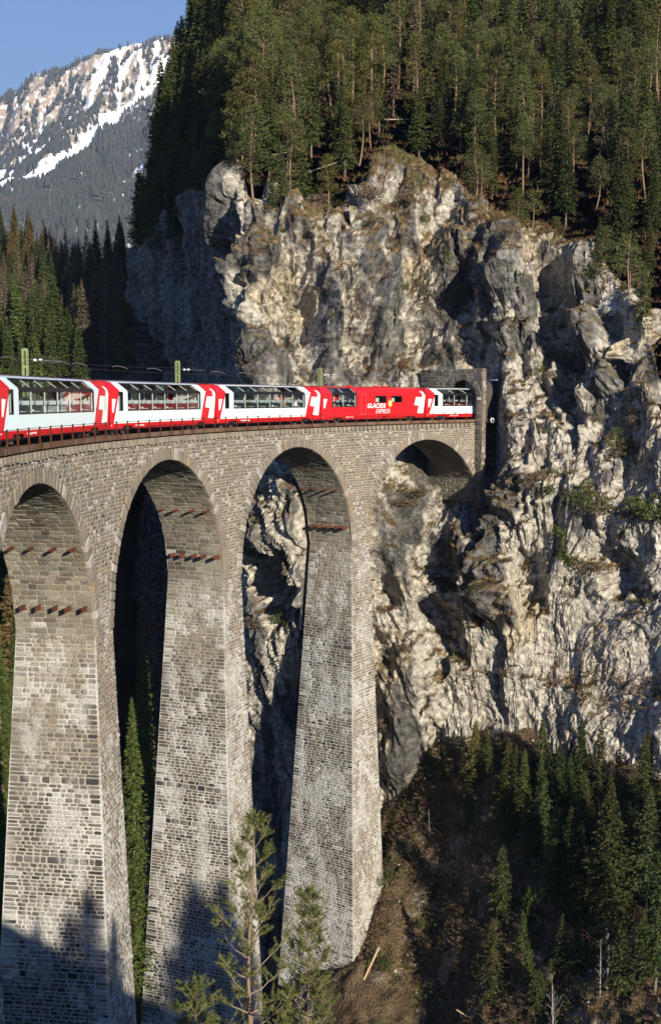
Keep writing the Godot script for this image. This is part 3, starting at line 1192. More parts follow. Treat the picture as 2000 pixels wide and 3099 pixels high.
	for k in 2:
		bar.box(Vector3(0, 0.045 - 0.10 * k, 0) - tang(62.0) * 0.024, tang(62.0) * 0.003, Vector3.UP * 0.022, inw(62.0) * 0.19, Color(0.2, 0.2, 0.2))
	put("print", bar.mesh(), mats.colours, plate)
	var pipe := thing("pipe_end", "round white pipe mouth in the rock cleft beside the portal", "pipe", pv(63.4, -2.35, 97.75))
	var ring := TorusMesh.new()
	ring.inner_radius = 0.19
	ring.outer_radius = 0.30
	var ro := put("rim", ring, mats.mark_white, pipe)
	ro.basis = Basis(tang(63.0), inw(63.0), tang(63.0).cross(inw(63.0)))
	var disc := MB.new()
	disc.stick(-inw(63.0) * 0.5, inw(63.0) * 0.02, 0.2, 0.2, 12, Color(0.02, 0.02, 0.02))
	put("bore", disc.mesh(), mats.colours, pipe)

# ---------------------------------------------------------------- track
func build_track() -> void:
	var bed := MB.new()
	var s := -57.0
	while s < 74.0:
		for x in 16:
			var r0 := 99.02 + 0.31 * x
			var pts := []
			for q in [[s, r0], [s, r0 + 0.31], [s + 0.3, r0 + 0.31], [s + 0.3, r0]]:
				var p := pv(q[0], 0, q[1])
				pts.append(Vector3(p.x, -2.40 + nz(p, 4.0, 1.0) * 0.035 - 0.10 * pow(absf(q[1] - 101.4) / 2.4, 2.0), p.z))
			bed.quad(pts[0], pts[1], pts[2], pts[3], Color(0.34, 0.25, 0.20).lerp(Color(0.22, 0.17, 0.14), rng.randf()))
		s += 0.3
	var o := structure("ballast_bed", bed.mesh(), mats.ballast)
	o.set_meta("label", "pinkish grey ballast on the viaduct deck")
	var track := thing("railway_track", "single narrow railway track under the red and white train", "railway track", pv(10, -2.4, 101.35))
	for side in [-0.535, 0.535]:
		var st := MB.new()
		s = -57.0
		while s < 95.0:
			st.box(pv(s + 0.5, RAIL - 0.05, 101.35 + side), tang(s + 0.5) * 0.502, Vector3.UP * 0.05, inw(s + 0.5) * 0.035, Color(0.16, 0.10, 0.07))
			s += 1.0
		wput("rail", st.mesh(), mats.rust, track)
	s = -56.26
	while s < 64.0:
		var st := MB.new()
		st.box(pv(s, RAIL - 0.135, 101.35), tang(s) * 0.11, Vector3.UP * 0.035, inw(s) * 0.95, Color(0.07, 0.05, 0.035))
		wput("sleeper", st.mesh(), mats.rust, track)
		s += 0.66
	# cable duct along the deck
	var cab := MB.new()
	var pts := PackedVector3Array()
	var rad := PackedFloat32Array()
	for q in 225:
		pts.append(pv(-55.4 + q * 0.52, -2.36 + 0.05 * absf(sin(q * 0.9)), 99.45))
		rad.append(0.028)
	cab.tube(pts, rad, 5, Color(0.02, 0.02, 0.02))
	var cable := put("cable", cab.mesh(), mats.colours)
	tag(cable, "black cable looping along the ballast behind the rusty railing", "cable")

func build_railway_posts() -> void:
	var labels := ["green catenary mast behind the first white carriage, nearest the left edge", "green catenary mast before the shaded rock behind the second carriage", "green catenary mast behind the joint of white and red carriage"]
	var at := [-3.8, 18.94, 41.8]
	for k in 3:
		var s: float = at[k]
		var m := thing("catenary_mast", labels[k], "mast", pv(s, -2.6, 103.75), "green masts along the far side of the viaduct")
		for side in [-1.0, 1.0]:
			var st := MB.new()
			st.box(pv(s, 0.2, 103.75) + tang(s) * 0.0 + inw(s) * side * 0.13, tang(s) * 0.09, Vector3.UP * 2.8, inw(s) * 0.055, Color.WHITE)
			wput("channel", st.mesh(), mats.green_paint, m)
		var y := -2.2
		while y < 3.0:
			var st := MB.new()
			st.box(pv(s, y, 103.75), tang(s) * 0.07, Vector3.UP * 0.09, inw(s) * 0.10, Color.WHITE)
			wput("batten", st.mesh(), mats.green_paint, m)
			y += 1.03
		var arm := MB.new()
		arm.stick(pv(s, 2.35, 103.6), pv(s, 2.25, 101.4), 0.028, 0.022, 6, Color.WHITE)
		wput("bracket", arm.mesh(), mats.steel, m)
		for q in 2:
			var ins := MB.new()
			ins.stick(pv(s, 2.33, 103.2 - q * 0.35), pv(s, 2.32, 103.05 - q * 0.35), 0.075, 0.075, 8, Color(0.75, 0.72, 0.7))
			wput("insulator", ins.mesh(), mats.mark_white, m)
	var line := thing("overhead_line", "thin overhead wires and sleeves above the train", "overhead line", pv(10, 2.1, 101.35))
	for w in [[1.93, 101.35, 0.012], [2.55, 103.2, 0.012]]:
		var pts := PackedVector3Array()
		var rad := PackedFloat32Array()
		var s := -57.0
		while s < 64.0:
			var f: float = fposmod(s + 3.8, 22.8) / 22.8
			pts.append(pv(s, w[0] - 0.25 * 4.0 * f * (1.0 - f) * (1.0 if w[0] > 2.0 else 0.15), w[1]))
			rad.append(w[2])
			s += 0.95
		var st := MB.new()
		st.tube(pts, rad, 4, Color.WHITE)
		wput("wire", st.mesh(), mats.dark_iron, line)
	for s0 in [-18.0, -13.2, -7.8, -5.1, -2.4, 4.0, 9.6, 20.0, 24.6, 29.0]:
		var pts := PackedVector3Array()
		var rad := PackedFloat32Array()
		for q in 9:
			var t := q / 8.0
			pts.append(pv(s0 + t * 2.35, 2.02 + 0.22 * pow(sin(PI * minf(0.08 + t * 0.9, 1.0)), 0.5) * (1.0 - t * 0.45), 101.35))
			rad.append(0.021)
		var st := MB.new()
		st.tube(pts, rad, 5, Color.WHITE)
		wput("sleeve", st.mesh(), mats.wire, line)

# ---------------------------------------------------------------- train
func prof_z(y: float) -> float:
	if y < 0.72:
		return lerpf(1.26, 1.35, (y - 0.35) / 0.37)
	if y < 2.86:
		return 1.35
	if y < 3.36:
		return lerpf(1.35, 0.98, (y - 2.86) / 0.5)
	return lerpf(0.98, 0.55, (y - 3.36) / 0.11)

func skin(st: MB, polys: Array, off: float, side: float, col := Color.WHITE) -> void:
	# polygons given along the car and up it, laid on its bent side
	var ys := [0.30, 0.72, 2.86, 3.36, 3.475]
	for poly in polys:
		for b in 4:
			var band := PackedVector2Array([Vector2(-20, ys[b]), Vector2(20, ys[b]), Vector2(20, ys[b + 1]), Vector2(-20, ys[b + 1])])
			for piece in Geometry2D.intersect_polygons(poly, band):
				var ids := Geometry2D.triangulate_polygon(piece)
				for k in range(0, ids.size(), 3):
					var q := []
					for m in 3:
						var p: Vector2 = piece[ids[k + m]]
						var yy := clampf(p.y, ys[b] + 0.0001, ys[b + 1] - 0.0001)
						var up := off * (0.6 if b == 2 else 0.95 if b == 3 else 0.0)
						q.append(Vector3(p.x, p.y + up, (prof_z(yy) + off * (0.8 if b == 2 else 0.3 if b == 3 else 1.0)) * side))
					if side > 0.0:
						st.tri(q[0], q[2], q[1], col)
					else:
						st.tri(q[0], q[1], q[2], col)

func pg(a: Array) -> PackedVector2Array:
	var p := PackedVector2Array()
	for k in range(0, a.size(), 2):
		p.append(Vector2(a[k], a[k + 1]))
	return p

func box2(x0: float, y0: float, x1: float, y1: float) -> PackedVector2Array:
	return PackedVector2Array([Vector2(x0, y0), Vector2(x1, y0), Vector2(x1, y1), Vector2(x0, y1)])

func minus(polys: Array, holes: Array) -> Array:
	# cut first along the middle of each hole so that no piece keeps a hole inside
	var out := polys
	for hole in holes:
		var cx := 0.0
		for p in hole:
			cx += p.x / hole.size()
		var next := []
		for poly in out:
			for half in [box2(-30, -5, cx, 9), box2(cx, -5, 30, 9)]:
				for piece in Geometry2D.intersect_polygons(poly, half):
					for cut in Geometry2D.clip_polygons(piece, hole):
						if not Geometry2D.is_polygon_clockwise(cut):
							next.append(cut)
						else:
							next.append(cut)
		out = next
	return out

func pano(x0: float, x1: float, l: float, r: float) -> PackedVector2Array:
	return pg([x0, 1.52, x1, 1.52, x1, 2.76, x1 - r, 3.34, x0 - l, 3.34, x0, 2.76])

func both(called: String, polys: Array, off: float, m: Material, parent: Node3D, far := true) -> void:
	for side in [1.0, -1.0] if far else [1.0]:
		var st := MB.new()
		skin(st, polys, off, side)
		put(called, st.mesh(), m, parent)

func glazing(car: Node3D, x0: float, x1: float, l: float, r: float, n: int) -> void:
	# black frame, then one pane below and one above it in every bay
	var frame := [pano(x0 - 0.05, x1 + 0.05, l, r)]
	var wdt := (x1 - x0) / n
	var holes := []
	for k in n:
		var a := x0 + wdt * k + (0.05 if k else 0.03)
		var b := x0 + wdt * (k + 1) - (0.03 if k < n - 1 else 0.03)
		holes.append(box2(a, 1.58, b, 2.70))
		var la := lerpf(l, r, float(k) / n)
		var lb := lerpf(l, r, float(k + 1) / n)
		holes.append(pg([a - la * 0.15, 2.91, b - lb * 0.15, 2.91, b - lb * 0.9, 3.29, a - la * 0.9, 3.29]))
	both("window_frame", minus(frame, holes), 0.006, mats.black_frame, car)
	for side in [1.0, -1.0]:
		for h in holes.size():
			var st := MB.new()
			skin(st, [holes[h]], -0.012, side)
			put("window_pane" if h % 2 == 0 else "roof_pane", st.mesh(), mats.glass, car)
	# pale posts behind the joints of the panes
	for k in n:
		var st := MB.new()
		for side in [1.0, -1.0]:
			var x := x0 + wdt * (k + 1) - 0.14
			st.slab(Vector3(x, 2.15, 1.27 * side), Vector3(0.07, 1.25, 0.05), Color.WHITE)
			var lb := lerpf(l, r, float(k + 1) / n)
			var a := Vector3(x, 2.88, 1.24 * side)
			var b := Vector3(x - lb * 0.95, 3.30, 0.94 * side)
			st.stick(a, b, 0.035, 0.035, 4, Color.WHITE)
		put("window_post", st.mesh(), mats.pale_trim, car)
	var rail := MB.new()
	for side in [1.0, -1.0]:
		rail.slab(Vector3((x0 + x1) * 0.5 - 0.8, 3.30, 0.86 * side), Vector3(x1 - x0 - 1.2, 0.04, 0.12), Color.WHITE)
	put("luggage_rail", rail.mesh(), mats.pale_trim, car)

func seat_mesh(first: bool) -> Array:
	var st := MB.new()
	var cush := Color(0.16, 0.022, 0.02) if first else Color(0.035, 0.045, 0.055)
	st.slab(Vector3(0, 1.40, 0), Vector3(0.46, 0.14, 0.95), cush)
	st.box(Vector3(-0.24, 1.72, 0), Vector3(0.06, 0.01, 0), Vector3(-0.06, 0.34, 0), Vector3(0, 0, 0.46), cush)
	var head := MB.new()
	for q in [-0.24, 0.24]:
		head.box(Vector3(-0.29, 2.10, q), Vector3(0.065, 0, 0), Vector3(-0.02, 0.11, 0), Vector3(0, 0, 0.20), Color(0.42, 0.52, 0.54))
	return [st.mesh(), head.mesh()]

func shear_text(text: String, size: float, weight: int, slant: float, x: float, y: float, z: float, span: float) -> ArrayMesh:
	var f := SystemFont.new()
	f.font_names = PackedStringArray(["Droid Sans"])
	f.font_weight = weight
	var t := TextMesh.new()
	t.text = text
	t.font = f
	t.font_size = 64
	t.pixel_size = 0.01
	t.depth = 0.008
	t.curve_step = 1.0
	var arr := t.surface_get_arrays(0)
	var v: PackedVector3Array = arr[Mesh.ARRAY_VERTEX]
	var lo := Vector3.INF
	var hi := -Vector3.INF
	for p in v:
		lo = lo.min(p)
		hi = hi.max(p)
	for k in v.size():
		var p := v[k]
		var yy := (p.y - lo.y) / (hi.y - lo.y) * size
		v[k] = Vector3(x + (p.x - lo.x) / (hi.x - lo.x) * span + yy * slant, y + yy, z + p.z)
	var m := ArrayMesh.new()
	var out := []
	out.resize(Mesh.ARRAY_MAX)
	out[Mesh.ARRAY_VERTEX] = v
	out[Mesh.ARRAY_INDEX] = arr[Mesh.ARRAY_INDEX]
	m.add_surface_from_arrays(Mesh.PRIMITIVE_TRIANGLES, out)
	return m

func make_car(k: int, label: String, kind: int) -> void:
	# kind 0: white panorama car with dark seats, 1: with red seats, 2: the red service car
	var s0 := -18.2 + 18.2 * (k - 1)
	var a := pv(s0, RAIL, 101.35)
	var b := pv(s0 + 18.2, RAIL, 101.35)
	var car := thing("railway_carriage", label, "train carriage", (a + b) * 0.5, "carriages of the train on the viaduct")
	var x := (b - a).normalized()
	car.basis = Basis(x, Vector3.UP, x.cross(Vector3.UP))
	var hull := [pg([-8.98, 0.36, -7.15, 0.36, -6.98, 0.56, -5.75, 0.56, -5.60, 0.36, 5.45, 0.36, 5.60, 0.56, 6.85, 0.56, 7.05, 0.36, 8.98, 0.36, 9.02, 2.8, 8.75, 3.47, -8.75, 3.47, -9.02, 2.8])]
	var holes := []
	if kind < 2:
		holes = [pano(-6.35, 5.95, 0.75, 1.0), box2(-7.68, 1.56, -7.1, 2.74)]
	else:
		holes = [pano(-7.31, -3.36, 0.46, 0.49), box2(-0.2, 1.95, 1.73, 2.6), box2(2.65, 1.97, 4.59, 2.6)]
	both("body", minus(hull, holes), 0.0, mats.red_paint, car)
	var roof := MB.new()
	for side in [1.0, -1.0]:
		roof.quad(Vector3(-8.75, 3.472, 0.55 * side), Vector3(8.75, 3.472, 0.55 * side), Vector3(8.75, 3.535, 0), Vector3(-8.75, 3.535, 0), Color.WHITE)
	put("roof", roof.mesh(), mats.roof_grey if kind < 2 else mats.red_paint, car)
	var caps := MB.new()
	for e in [-1.0, 1.0]:
		var pts := [Vector3(8.96, 0.4, 1.26), Vector3(8.98, 2.86, 1.35), Vector3(8.74, 3.36, 0.98), Vector3(8.72, 3.47, 0.55)]
		for side in [1.0, -1.0]:
			for q in 3:
				var p0: Vector3 = pts[q]
				var p1: Vector3 = pts[q + 1]
				caps.quad(Vector3(p0.x * e, p0.y, p0.z * side), Vector3(p1.x * e, p1.y, p1.z * side), Vector3(p1.x * e, p1.y, 0), Vector3(p0.x * e, p0.y, 0), Color.WHITE)
	put("end_wall", caps.mesh(), mats.red_paint, car)
	var bel := MB.new()
	for q in 4:
		bel.slab(Vector3(8.98 + 0.035 * q, 1.9, 0), Vector3(0.02, 2.5 if q % 2 else 2.35, 1.5 if q % 2 else 1.35), Color(0.02, 0.02, 0.02))
		bel.slab(Vector3(-8.98 - 0.035 * q, 1.9, 0), Vector3(0.02, 2.5 if q % 2 else 2.35, 1.5 if q % 2 else 1.35), Color(0.02, 0.02, 0.02))
	put("gangway", bel.mesh(), mats.colours, car)
	if kind < 2:
		var white := [pg([-8.44, 0.74, 5.99, 0.74, 6.38, 1.66, 7.0, 2.88, 6.29, 3.45, -8.18, 3.45, -7.59, 2.81])]
		both("side_panel", minus(white, holes), 0.004, mats.white_paint, car)
		glazing(car, -6.35, 5.95, 0.75, 1.0, 6)
		small_window(car, -7.68, 1.56, -7.1, 2.74, 0.5)
		both("waist_line", [box2(-8.44, 0.735, 5.98, 0.79)], 0.007, mats.mark_white, car)
	else:
		glazing(car, -7.31, -3.36, 0.46, 0.49, 2)
		small_window(car, -0.2, 1.95, 1.73, 2.6, 0.42)
		small_window(car, 2.65, 1.97, 4.59, 2.6, 0.42)
	both("wedge_mark", [pg([-8.65, 1.44, -8.45, 1.44, -8.09, 2.28, -8.63, 2.31])], 0.007, mats.mark_white, car)
	both("cross_mark", [pg([8.13, 3.11, 8.62, 3.06, 9.0, 2.66, 8.97, 2.35, 8.6, 0.79, 7.46, 0.84, 7.80, 1.62, 6.9, 1.68, 7.24, 2.51, 8.37, 2.47, 8.42, 2.8])], 0.007, mats.mark_white, car)
	var door := [box2(7.85, 0.80, 8.62, 2.76)]
	var seam := minus(door, [box2(7.865, 0.815, 8.605, 2.745)])
	if kind < 2:
		both("door", seam, 0.011, mats.grey_mark, car)
		both("door_window", [box2(8.03, 1.53, 8.55, 2.44)], 0.010, mats.pale_trim, car)
		both("destination_display", [box2(6.36, 1.60, 6.55, 1.74)], 0.011, mats.black_frame, car)
		var digit := "2" if kind == 0 else "1"
		put("class_number", shear_text(digit, 0.27, 400, 0.0, 6.52, 2.0, 1.357, 0.17), mats.grey_mark, car)
	else:
		var dr := [box2(-2.57, 0.80, -1.78, 2.78)]
		both("door", minus(dr, [box2(-2.555, 0.815, -1.795, 2.765)]), 0.006, mats.grey_mark, car)
		put("lettering", shear_text("GLACIER", 0.44, 800, 0.22, -1.58, 1.42, 1.357, 3.15), mats.mark_white, car)
		put("lettering", shear_text("EXPRESS", 0.42, 500, 0.20, -0.06, 0.88, 1.357, 2.42), mats.mark_white, car)
		var sn := MB.new()
		var cen := Vector3(2.42, 1.86, 1.362)
		for q in 12:
			var f := TAU * q / 12.0
			var t := TAU / 24.0
			sn.tri(cen, cen + Vector3(cos(f - t) * 0.24, sin(f - t) * 0.24, 0), cen + Vector3(cos(f), sin(f), 0) * 0.46, Color.WHITE)
			sn.tri(cen, cen + Vector3(cos(f), sin(f), 0) * 0.46, cen + Vector3(cos(f + t) * 0.24, sin(f + t) * 0.24, 0), Color.WHITE)
		var em := put("sun_emblem", sn.mesh(), mats.yellow_mark, car)
		var st := MB.new()
		st.stick(Vector3(2.42, 1.86, 1.36), Vector3(2.42, 1.86, 1.366), 0.14, 0.14, 12, Color.WHITE)
		put("centre", st.mesh(), mats.mark_white, em)
		for q in [-3.2, 1.5, 2.8]:
			var vent := MB.new()
			vent.slab(Vector3(q, 3.56, 0.3), Vector3(0.5, 0.09, 0.4), Color.WHITE)
			put("roof_vent", vent.mesh(), mats.red_paint, car)
		var hatch := MB.new()
		hatch.slab(Vector3(1.6, 0.56, 1.31), Vector3(0.9, 0.24, 0.05), Color(0.25, 0.01, 0.012))
		put("hatch", hatch.mesh(), mats.colours, car)
	# small white marks on the skirt
	var mk := MB.new()
	var mx := -5.15
	while mx < -3.85:
		var wd := rr(0.05, 0.16)
		mk.slab(Vector3(mx, 0.56 + rr(-0.03, 0.03), prof_z(0.56) + 0.008), Vector3(wd, rr(0.05, 0.13), 0.006), Color.WHITE)
		mx += wd + rr(0.03, 0.08)
	put("skirt_marking", mk.mesh(), mats.mark_white, car)
	for q in [-2.2, 0.9, 3.6]:
		var sm := MB.new()
		skin(sm, [box2(q, 0.38, q + 0.025, 0.70)], 0.004, 1.0)
		put("skirt_seam", sm.mesh(), mats.black_frame, car)
	# inside
	var flo := MB.new()
	flo.slab(Vector3(0, 1.0, 0), Vector3(17.6, 0.06, 2.5), Color(0.16, 0.16, 0.17))
	put("floor", flo.mesh(), mats.colours, car)
	var par := MB.new()
	if kind < 2:
		for q in [-6.75, 6.55]:
			par.slab(Vector3(q, 2.05, 0), Vector3(0.06, 2.1, 2.3), Color(0.45, 0.5, 0.47))
		par.slab(Vector3(-8.3, 2.05, 0), Vector3(0.06, 2.1, 2.2), Color(0.35, 0.45, 0.40))
	else:
		par.slab(Vector3(-2.9, 2.05, 0), Vector3(0.06, 2.1, 2.3), Color(0.45, 0.5, 0.47))
		par.slab(Vector3(1.0, 2.0, -0.6), Vector3(7.8, 2.0, 0.05), Color(0.40, 0.48, 0.44))
		par.slab(Vector3(0.6, 2.1, 0.9), Vector3(0.9, 0.75, 0.05), Color(0.45, 0.55, 0.48))
		par.slab(Vector3(3.4, 2.1, 0.9), Vector3(0.9, 0.75, 0.05), Color(0.45, 0.55, 0.48))
	put("partition", par.mesh(), mats.colours, car)
	var sm2 := seat_mesh(kind == 1)
	var rows := 6 if kind < 2 else 2
	var start := -6.35 if kind < 2 else -7.2
	for q in rows:
		for side in [1.0, -1.0]:
			for back in [0, 1]:
				var seat := put("seat", sm2[0], mats.colours, car)
				seat.position = Vector3(start + 2.05 * q + (0.42 if back == 0 else 1.72), 0, 0.72 * side)
				seat.rotation.y = 0.0 if back == 0 else PI
				put("headrest", sm2[1], mats.colours, seat)
			var tb := MB.new()
			tb.slab(Vector3(start + 2.05 * q + 1.06, 1.66, 0.85 * side), Vector3(0.55, 0.04, 0.75), Color(0.5, 0.5, 0.48))
			if rng.randf() < 0.6:
				tb.slab(Vector3(start + 2.05 * q + 1.0, 1.72, 0.9 * side), Vector3(0.12, 0.10, 0.12), Color(0.8, 0.8, 0.8))
			put("table", tb.mesh(), mats.colours, car)
	# running gear
	var und := MB.new()
	und.slab(Vector3(0, 0.45, 0), Vector3(10.2, 0.35, 1.9), Color(0.02, 0.02, 0.02))
	put("underframe", und.mesh(), mats.dark_iron, car)
	for q in [-6.35, 6.22]:
		var bg := MB.new()
		for side in [-1.0, 1.0]:
			bg.slab(Vector3(q, 0.44, 0.98 * side), Vector3(2.3, 0.16, 0.12), Color.WHITE)
			bg.slab(Vector3(q, 0.58, 1.0 * side), Vector3(0.5, 0.2, 0.2), Color.WHITE)
			bg.slab(Vector3(q - 0.6, 0.40, 1.02 * side), Vector3(0.3, 0.28, 0.18), Color.WHITE)
			bg.slab(Vector3(q + 0.6, 0.40, 1.02 * side), Vector3(0.3, 0.28, 0.18), Color.WHITE)
		var bogie := put("bogie", bg.mesh(), mats.dark_iron, car)
		for e in [-0.8, 0.8]:
			for side in [-1.0, 1.0]:
				var wh := MB.new()
				wh.stick(Vector3(q + e, 0.34, 0.50 * side), Vector3(q + e, 0.34, 0.62 * side), 0.34, 0.34, 16, Color.WHITE)
				put("wheel", wh.mesh(), mats.steel, bogie)
	var lamp := MB.new()
	lamp.slab(Vector3(-8.72, 0.62, 1.335), Vector3(0.08, 0.08, 0.02), Color(0.7, 0.7, 0.7))
	put("side_lamp", lamp.mesh(), mats.colours, car)

func small_window(car: Node3D, x0: float, y0: float, x1: float, y1: float, _t: float) -> void:
	both("window_frame", minus([box2(x0 - 0.03, y0 - 0.03, x1 + 0.03, y1 + 0.03)], [box2(x0 + 0.05, y0 + 0.05, x1 - 0.05, y1 - 0.05)]), 0.008, mats.black_frame, car)
	for side in [1.0, -1.0]:
		var st := MB.new()
		skin(st, [box2(x0 + 0.05, y0 + 0.05, x1 - 0.05, y1 - 0.05)], -0.01, side)
		put("window_pane", st.mesh(), mats.glass, car)

func build_train() -> void:
	make_car(0, "white carriage next behind the nearest one, outside the picture on the left", 1)
	make_car(1, "nearest carriage, white with red ends, cut by the left edge", 0)
	make_car(2, "second carriage from the left, white with red seats behind its windows", 1)
	make_car(3, "third carriage from the left, white, joined to the all red one", 0)
	make_car(4, "all red service carriage with white lettering and a sun emblem", 2)
	make_car(5, "farthest white carriage, half inside the tunnel mouth", 1)
	var who := [
		[1, 0.2, 0, Color(0.03, 0.03, 0.035), "passenger in dark clothes at the middle table of the nearest carriage"],
		[1, -1.1, 1, Color(0.05, 0.045, 0.05), "passenger in black leaning by the third window of the nearest carriage"],
		[1, 2.2, 0, Color(0.35, 0.30, 0.22), "passenger in tan top behind the fourth window of the nearest carriage"],
		[1, 4.3, 1, Color(0.12, 0.13, 0.14), "passenger in grey behind the fifth window of the nearest carriage"],
		[3, 5.0, 0, Color(0.75, 0.75, 0.78), "passenger in a white shirt at the last window of the third carriage"],
		[3, 3.0, 1, Color(0.30, 0.22, 0.10), "passenger in a yellow brown top behind the fifth window of the third carriage"],
		[3, -2.9, 0, Color(0.02, 0.02, 0.025), "passenger in black behind the second window of the third carriage"],
		[5, -1.1, 0, Color(0.7, 0.7, 0.72), "passenger in a white top in the carriage entering the tunnel"]]
	for p in who:
		var s0: float = -18.2 + 18.2 * (p[0] - 1)
		var a := pv(s0, RAIL, 101.35)
		var b := pv(s0 + 18.2, RAIL, 101.35)
		var x := (b - a).normalized()
		var o := thing("person", p[4], "person", (a + b) * 0.5 + x * p[1] + Vector3.UP * 1.47 + x.cross(Vector3.UP) * 0.78, "passengers behind the train's windows")
		o.basis = Basis(x, Vector3.UP, x.cross(Vector3.UP))
		if p[2] == 1:
			o.basis = Basis(-x, Vector3.UP, -x.cross(Vector3.UP))
		person_into(o, p[3])

func capsule(p: Vector3, a: Vector3, b: Vector3, ra: float, rb: float) -> float:
	var t := clampf((p - a).dot(b - a) / maxf((b - a).length_squared(), 1e-6), 0.0, 1.0)
	return p.distance_to(a.lerp(b, t)) - lerpf(ra, rb, t)

func smin(a: float, b: float, k: float) -> float:
	var h := clampf(0.5 + 0.5 * (b - a) / k, 0.0, 1.0)
	return lerpf(b, a, h) - k * h * (1.0 - h)

var body_cache := []

func person_into(o: Node3D, top: Color) -> void:
	# one continuous seated figure facing +x, its seat at the origin; only the upper half shows above the sill
	if body_cache.is_empty():
		var bones := [
			[Vector3(0, 0.05, 0), Vector3(0, 0.30, 0), 0.15, 0.14], [Vector3(0, 0.30, -0.10), Vector3(0, 0.46, 0.10), 0.12, 0.12],
			[Vector3(0, 0.48, -0.17), Vector3(0, 0.48, 0.17), 0.07, 0.07], [Vector3(0.01, 0.50, 0), Vector3(0.02, 0.62, 0), 0.055, 0.05],
			[Vector3(0.02, 0.68, 0), Vector3(0.03, 0.76, 0), 0.085, 0.095], [Vector3(0.10, 0.70, 0), Vector3(0.125, 0.685, 0), 0.02, 0.015]]
		for z in [-1.0, 1.0]:
			bones.append([Vector3(0, 0.48, 0.19 * z), Vector3(0.10, 0.24, 0.23 * z), 0.055, 0.045])
			bones.append([Vector3(0.10, 0.24, 0.23 * z), Vector3(0.34, 0.28, 0.12 * z), 0.042, 0.032])
			bones.append([Vector3(0.34, 0.28, 0.12 * z), Vector3(0.42, 0.27, 0.09 * z), 0.035, 0.022])
			bones.append([Vector3(0, 0.06, 0.09 * z), Vector3(0.42, 0.06, 0.11 * z), 0.085, 0.065])
			bones.append([Vector3(0.42, 0.06, 0.11 * z), Vector3(0.44, -0.38, 0.11 * z), 0.06, 0.045])
			bones.append([Vector3(0.44, -0.40, 0.11 * z), Vector3(0.58, -0.42, 0.12 * z), 0.045, 0.035])
		var cell := 0.035
		var lo := Vector3(-0.25, -0.52, -0.36)
		var dim := Vector3i(27, 42, 21)
		var val := PackedFloat32Array()
		val.resize(dim.x * dim.y * dim.z)
		for z in dim.z:
			for y in dim.y:
				for x in dim.x:
					var p := lo + Vector3(x, y, z) * cell
					var d := 9.0
					for b in bones:
						d = smin(d, capsule(p, b[0], b[1], b[2], b[3]), 0.03)
					val[(z * dim.y + y) * dim.x + x] = d
		var vid := {}
		var pts := PackedVector3Array()
		for z in dim.z - 1:
			for y in dim.y - 1:
				for x in dim.x - 1:
					var sum := Vector3.ZERO
					var cnt := 0
					var q := []
					for e in 8:
						q.append(val[((z + (e >> 2)) * dim.y + y + ((e >> 1) & 1)) * dim.x + x + (e & 1)])
					for e in [[0, 1], [2, 3], [4, 5], [6, 7], [0, 2], [1, 3], [4, 6], [5, 7], [0, 4], [1, 5], [2, 6], [3, 7]]:
						if (q[e[0]] < 0.0) != (q[e[1]] < 0.0):
							var t: float = q[e[0]] / (q[e[0]] - q[e[1]])
							var pa := Vector3(e[0] & 1, (e[0] >> 1) & 1, e[0] >> 2)
							var pb := Vector3(e[1] & 1, (e[1] >> 1) & 1, e[1] >> 2)
							sum += pa.lerp(pb, t)
							cnt += 1
					if cnt:
						vid[Vector3i(x, y, z)] = pts.size()
						pts.append(lo + (Vector3(x, y, z) + sum / cnt) * cell)
		var tris := PackedInt32Array()
		for key in vid:
			for ax in 3:
				var d := Vector3i.ZERO
				d[ax] = 1
				var u := Vector3i.ZERO
				u[(ax + 1) % 3] = 1
				var w := Vector3i.ZERO
				w[(ax + 2) % 3] = 1
				var k: Vector3i = key
				var v0 := val[(k.z * dim.y + k.y) * dim.x + k.x]
				var k1 := k + d
				var v1 := val[(k1.z * dim.y + k1.y) * dim.x + k1.x]
				if (v0 < 0.0) != (v1 < 0.0) and vid.has(k - u) and vid.has(k - w) and vid.has(k - u - w):
					var f := [vid[k], vid[k - u], vid[k - u - w], vid[k - w]]
					if v0 < 0.0:
						tris.append_array(PackedInt32Array([f[0], f[2], f[1], f[0], f[3], f[2]]))
					else:
						tris.append_array(PackedInt32Array([f[0], f[1], f[2], f[0], f[2], f[3]]))
		body_cache = [pts, tris]
	var bp: PackedVector3Array = body_cache[0]
	var bt: PackedInt32Array = body_cache[1]
	var c := PackedColorArray()
	for p in bp:
		var col := top
		if p.y > 0.57 or (p.x > 0.32 and p.y > 0.2):
			col = Color(0.50, 0.32, 0.24)
		elif p.y < 0.12:
			col = Color(0.04, 0.045, 0.07)
		c.append(col)
	var arr := []
	arr.resize(Mesh.ARRAY_MAX)
	arr[Mesh.ARRAY_VERTEX] = bp
	arr[Mesh.ARRAY_COLOR] = c
	arr[Mesh.ARRAY_INDEX] = bt
	var m := ArrayMesh.new()
	m.add_surface_from_arrays(Mesh.PRIMITIVE_TRIANGLES, arr)
	put("body", m, mats.colours, o)
	var hair := MB.new()
	var hc: Color = [Color(0.03, 0.02, 0.015), Color(0.12, 0.07, 0.03), Color(0.25, 0.24, 0.23)][rng.randi() % 3]
	for j in 5:
		for k in 10:
			var f0 := PI * 0.58 * j / 5.0
			var f1 := PI * 0.58 * (j + 1) / 5.0
			var g0 := TAU * k / 10.0
			var g1 := TAU * (k + 1) / 10.0
			var cen := Vector3(0.012, 0.755, 0)
			var q := []
			for e in [[f0, g0], [f0, g1], [f1, g1], [f1, g0]]:
				q.append(cen + Vector3(sin(e[0]) * cos(e[1]), cos(e[0]), sin(e[0]) * sin(e[1])) * 0.112)
			hair.quad(q[0], q[1], q[2], q[3], hc)
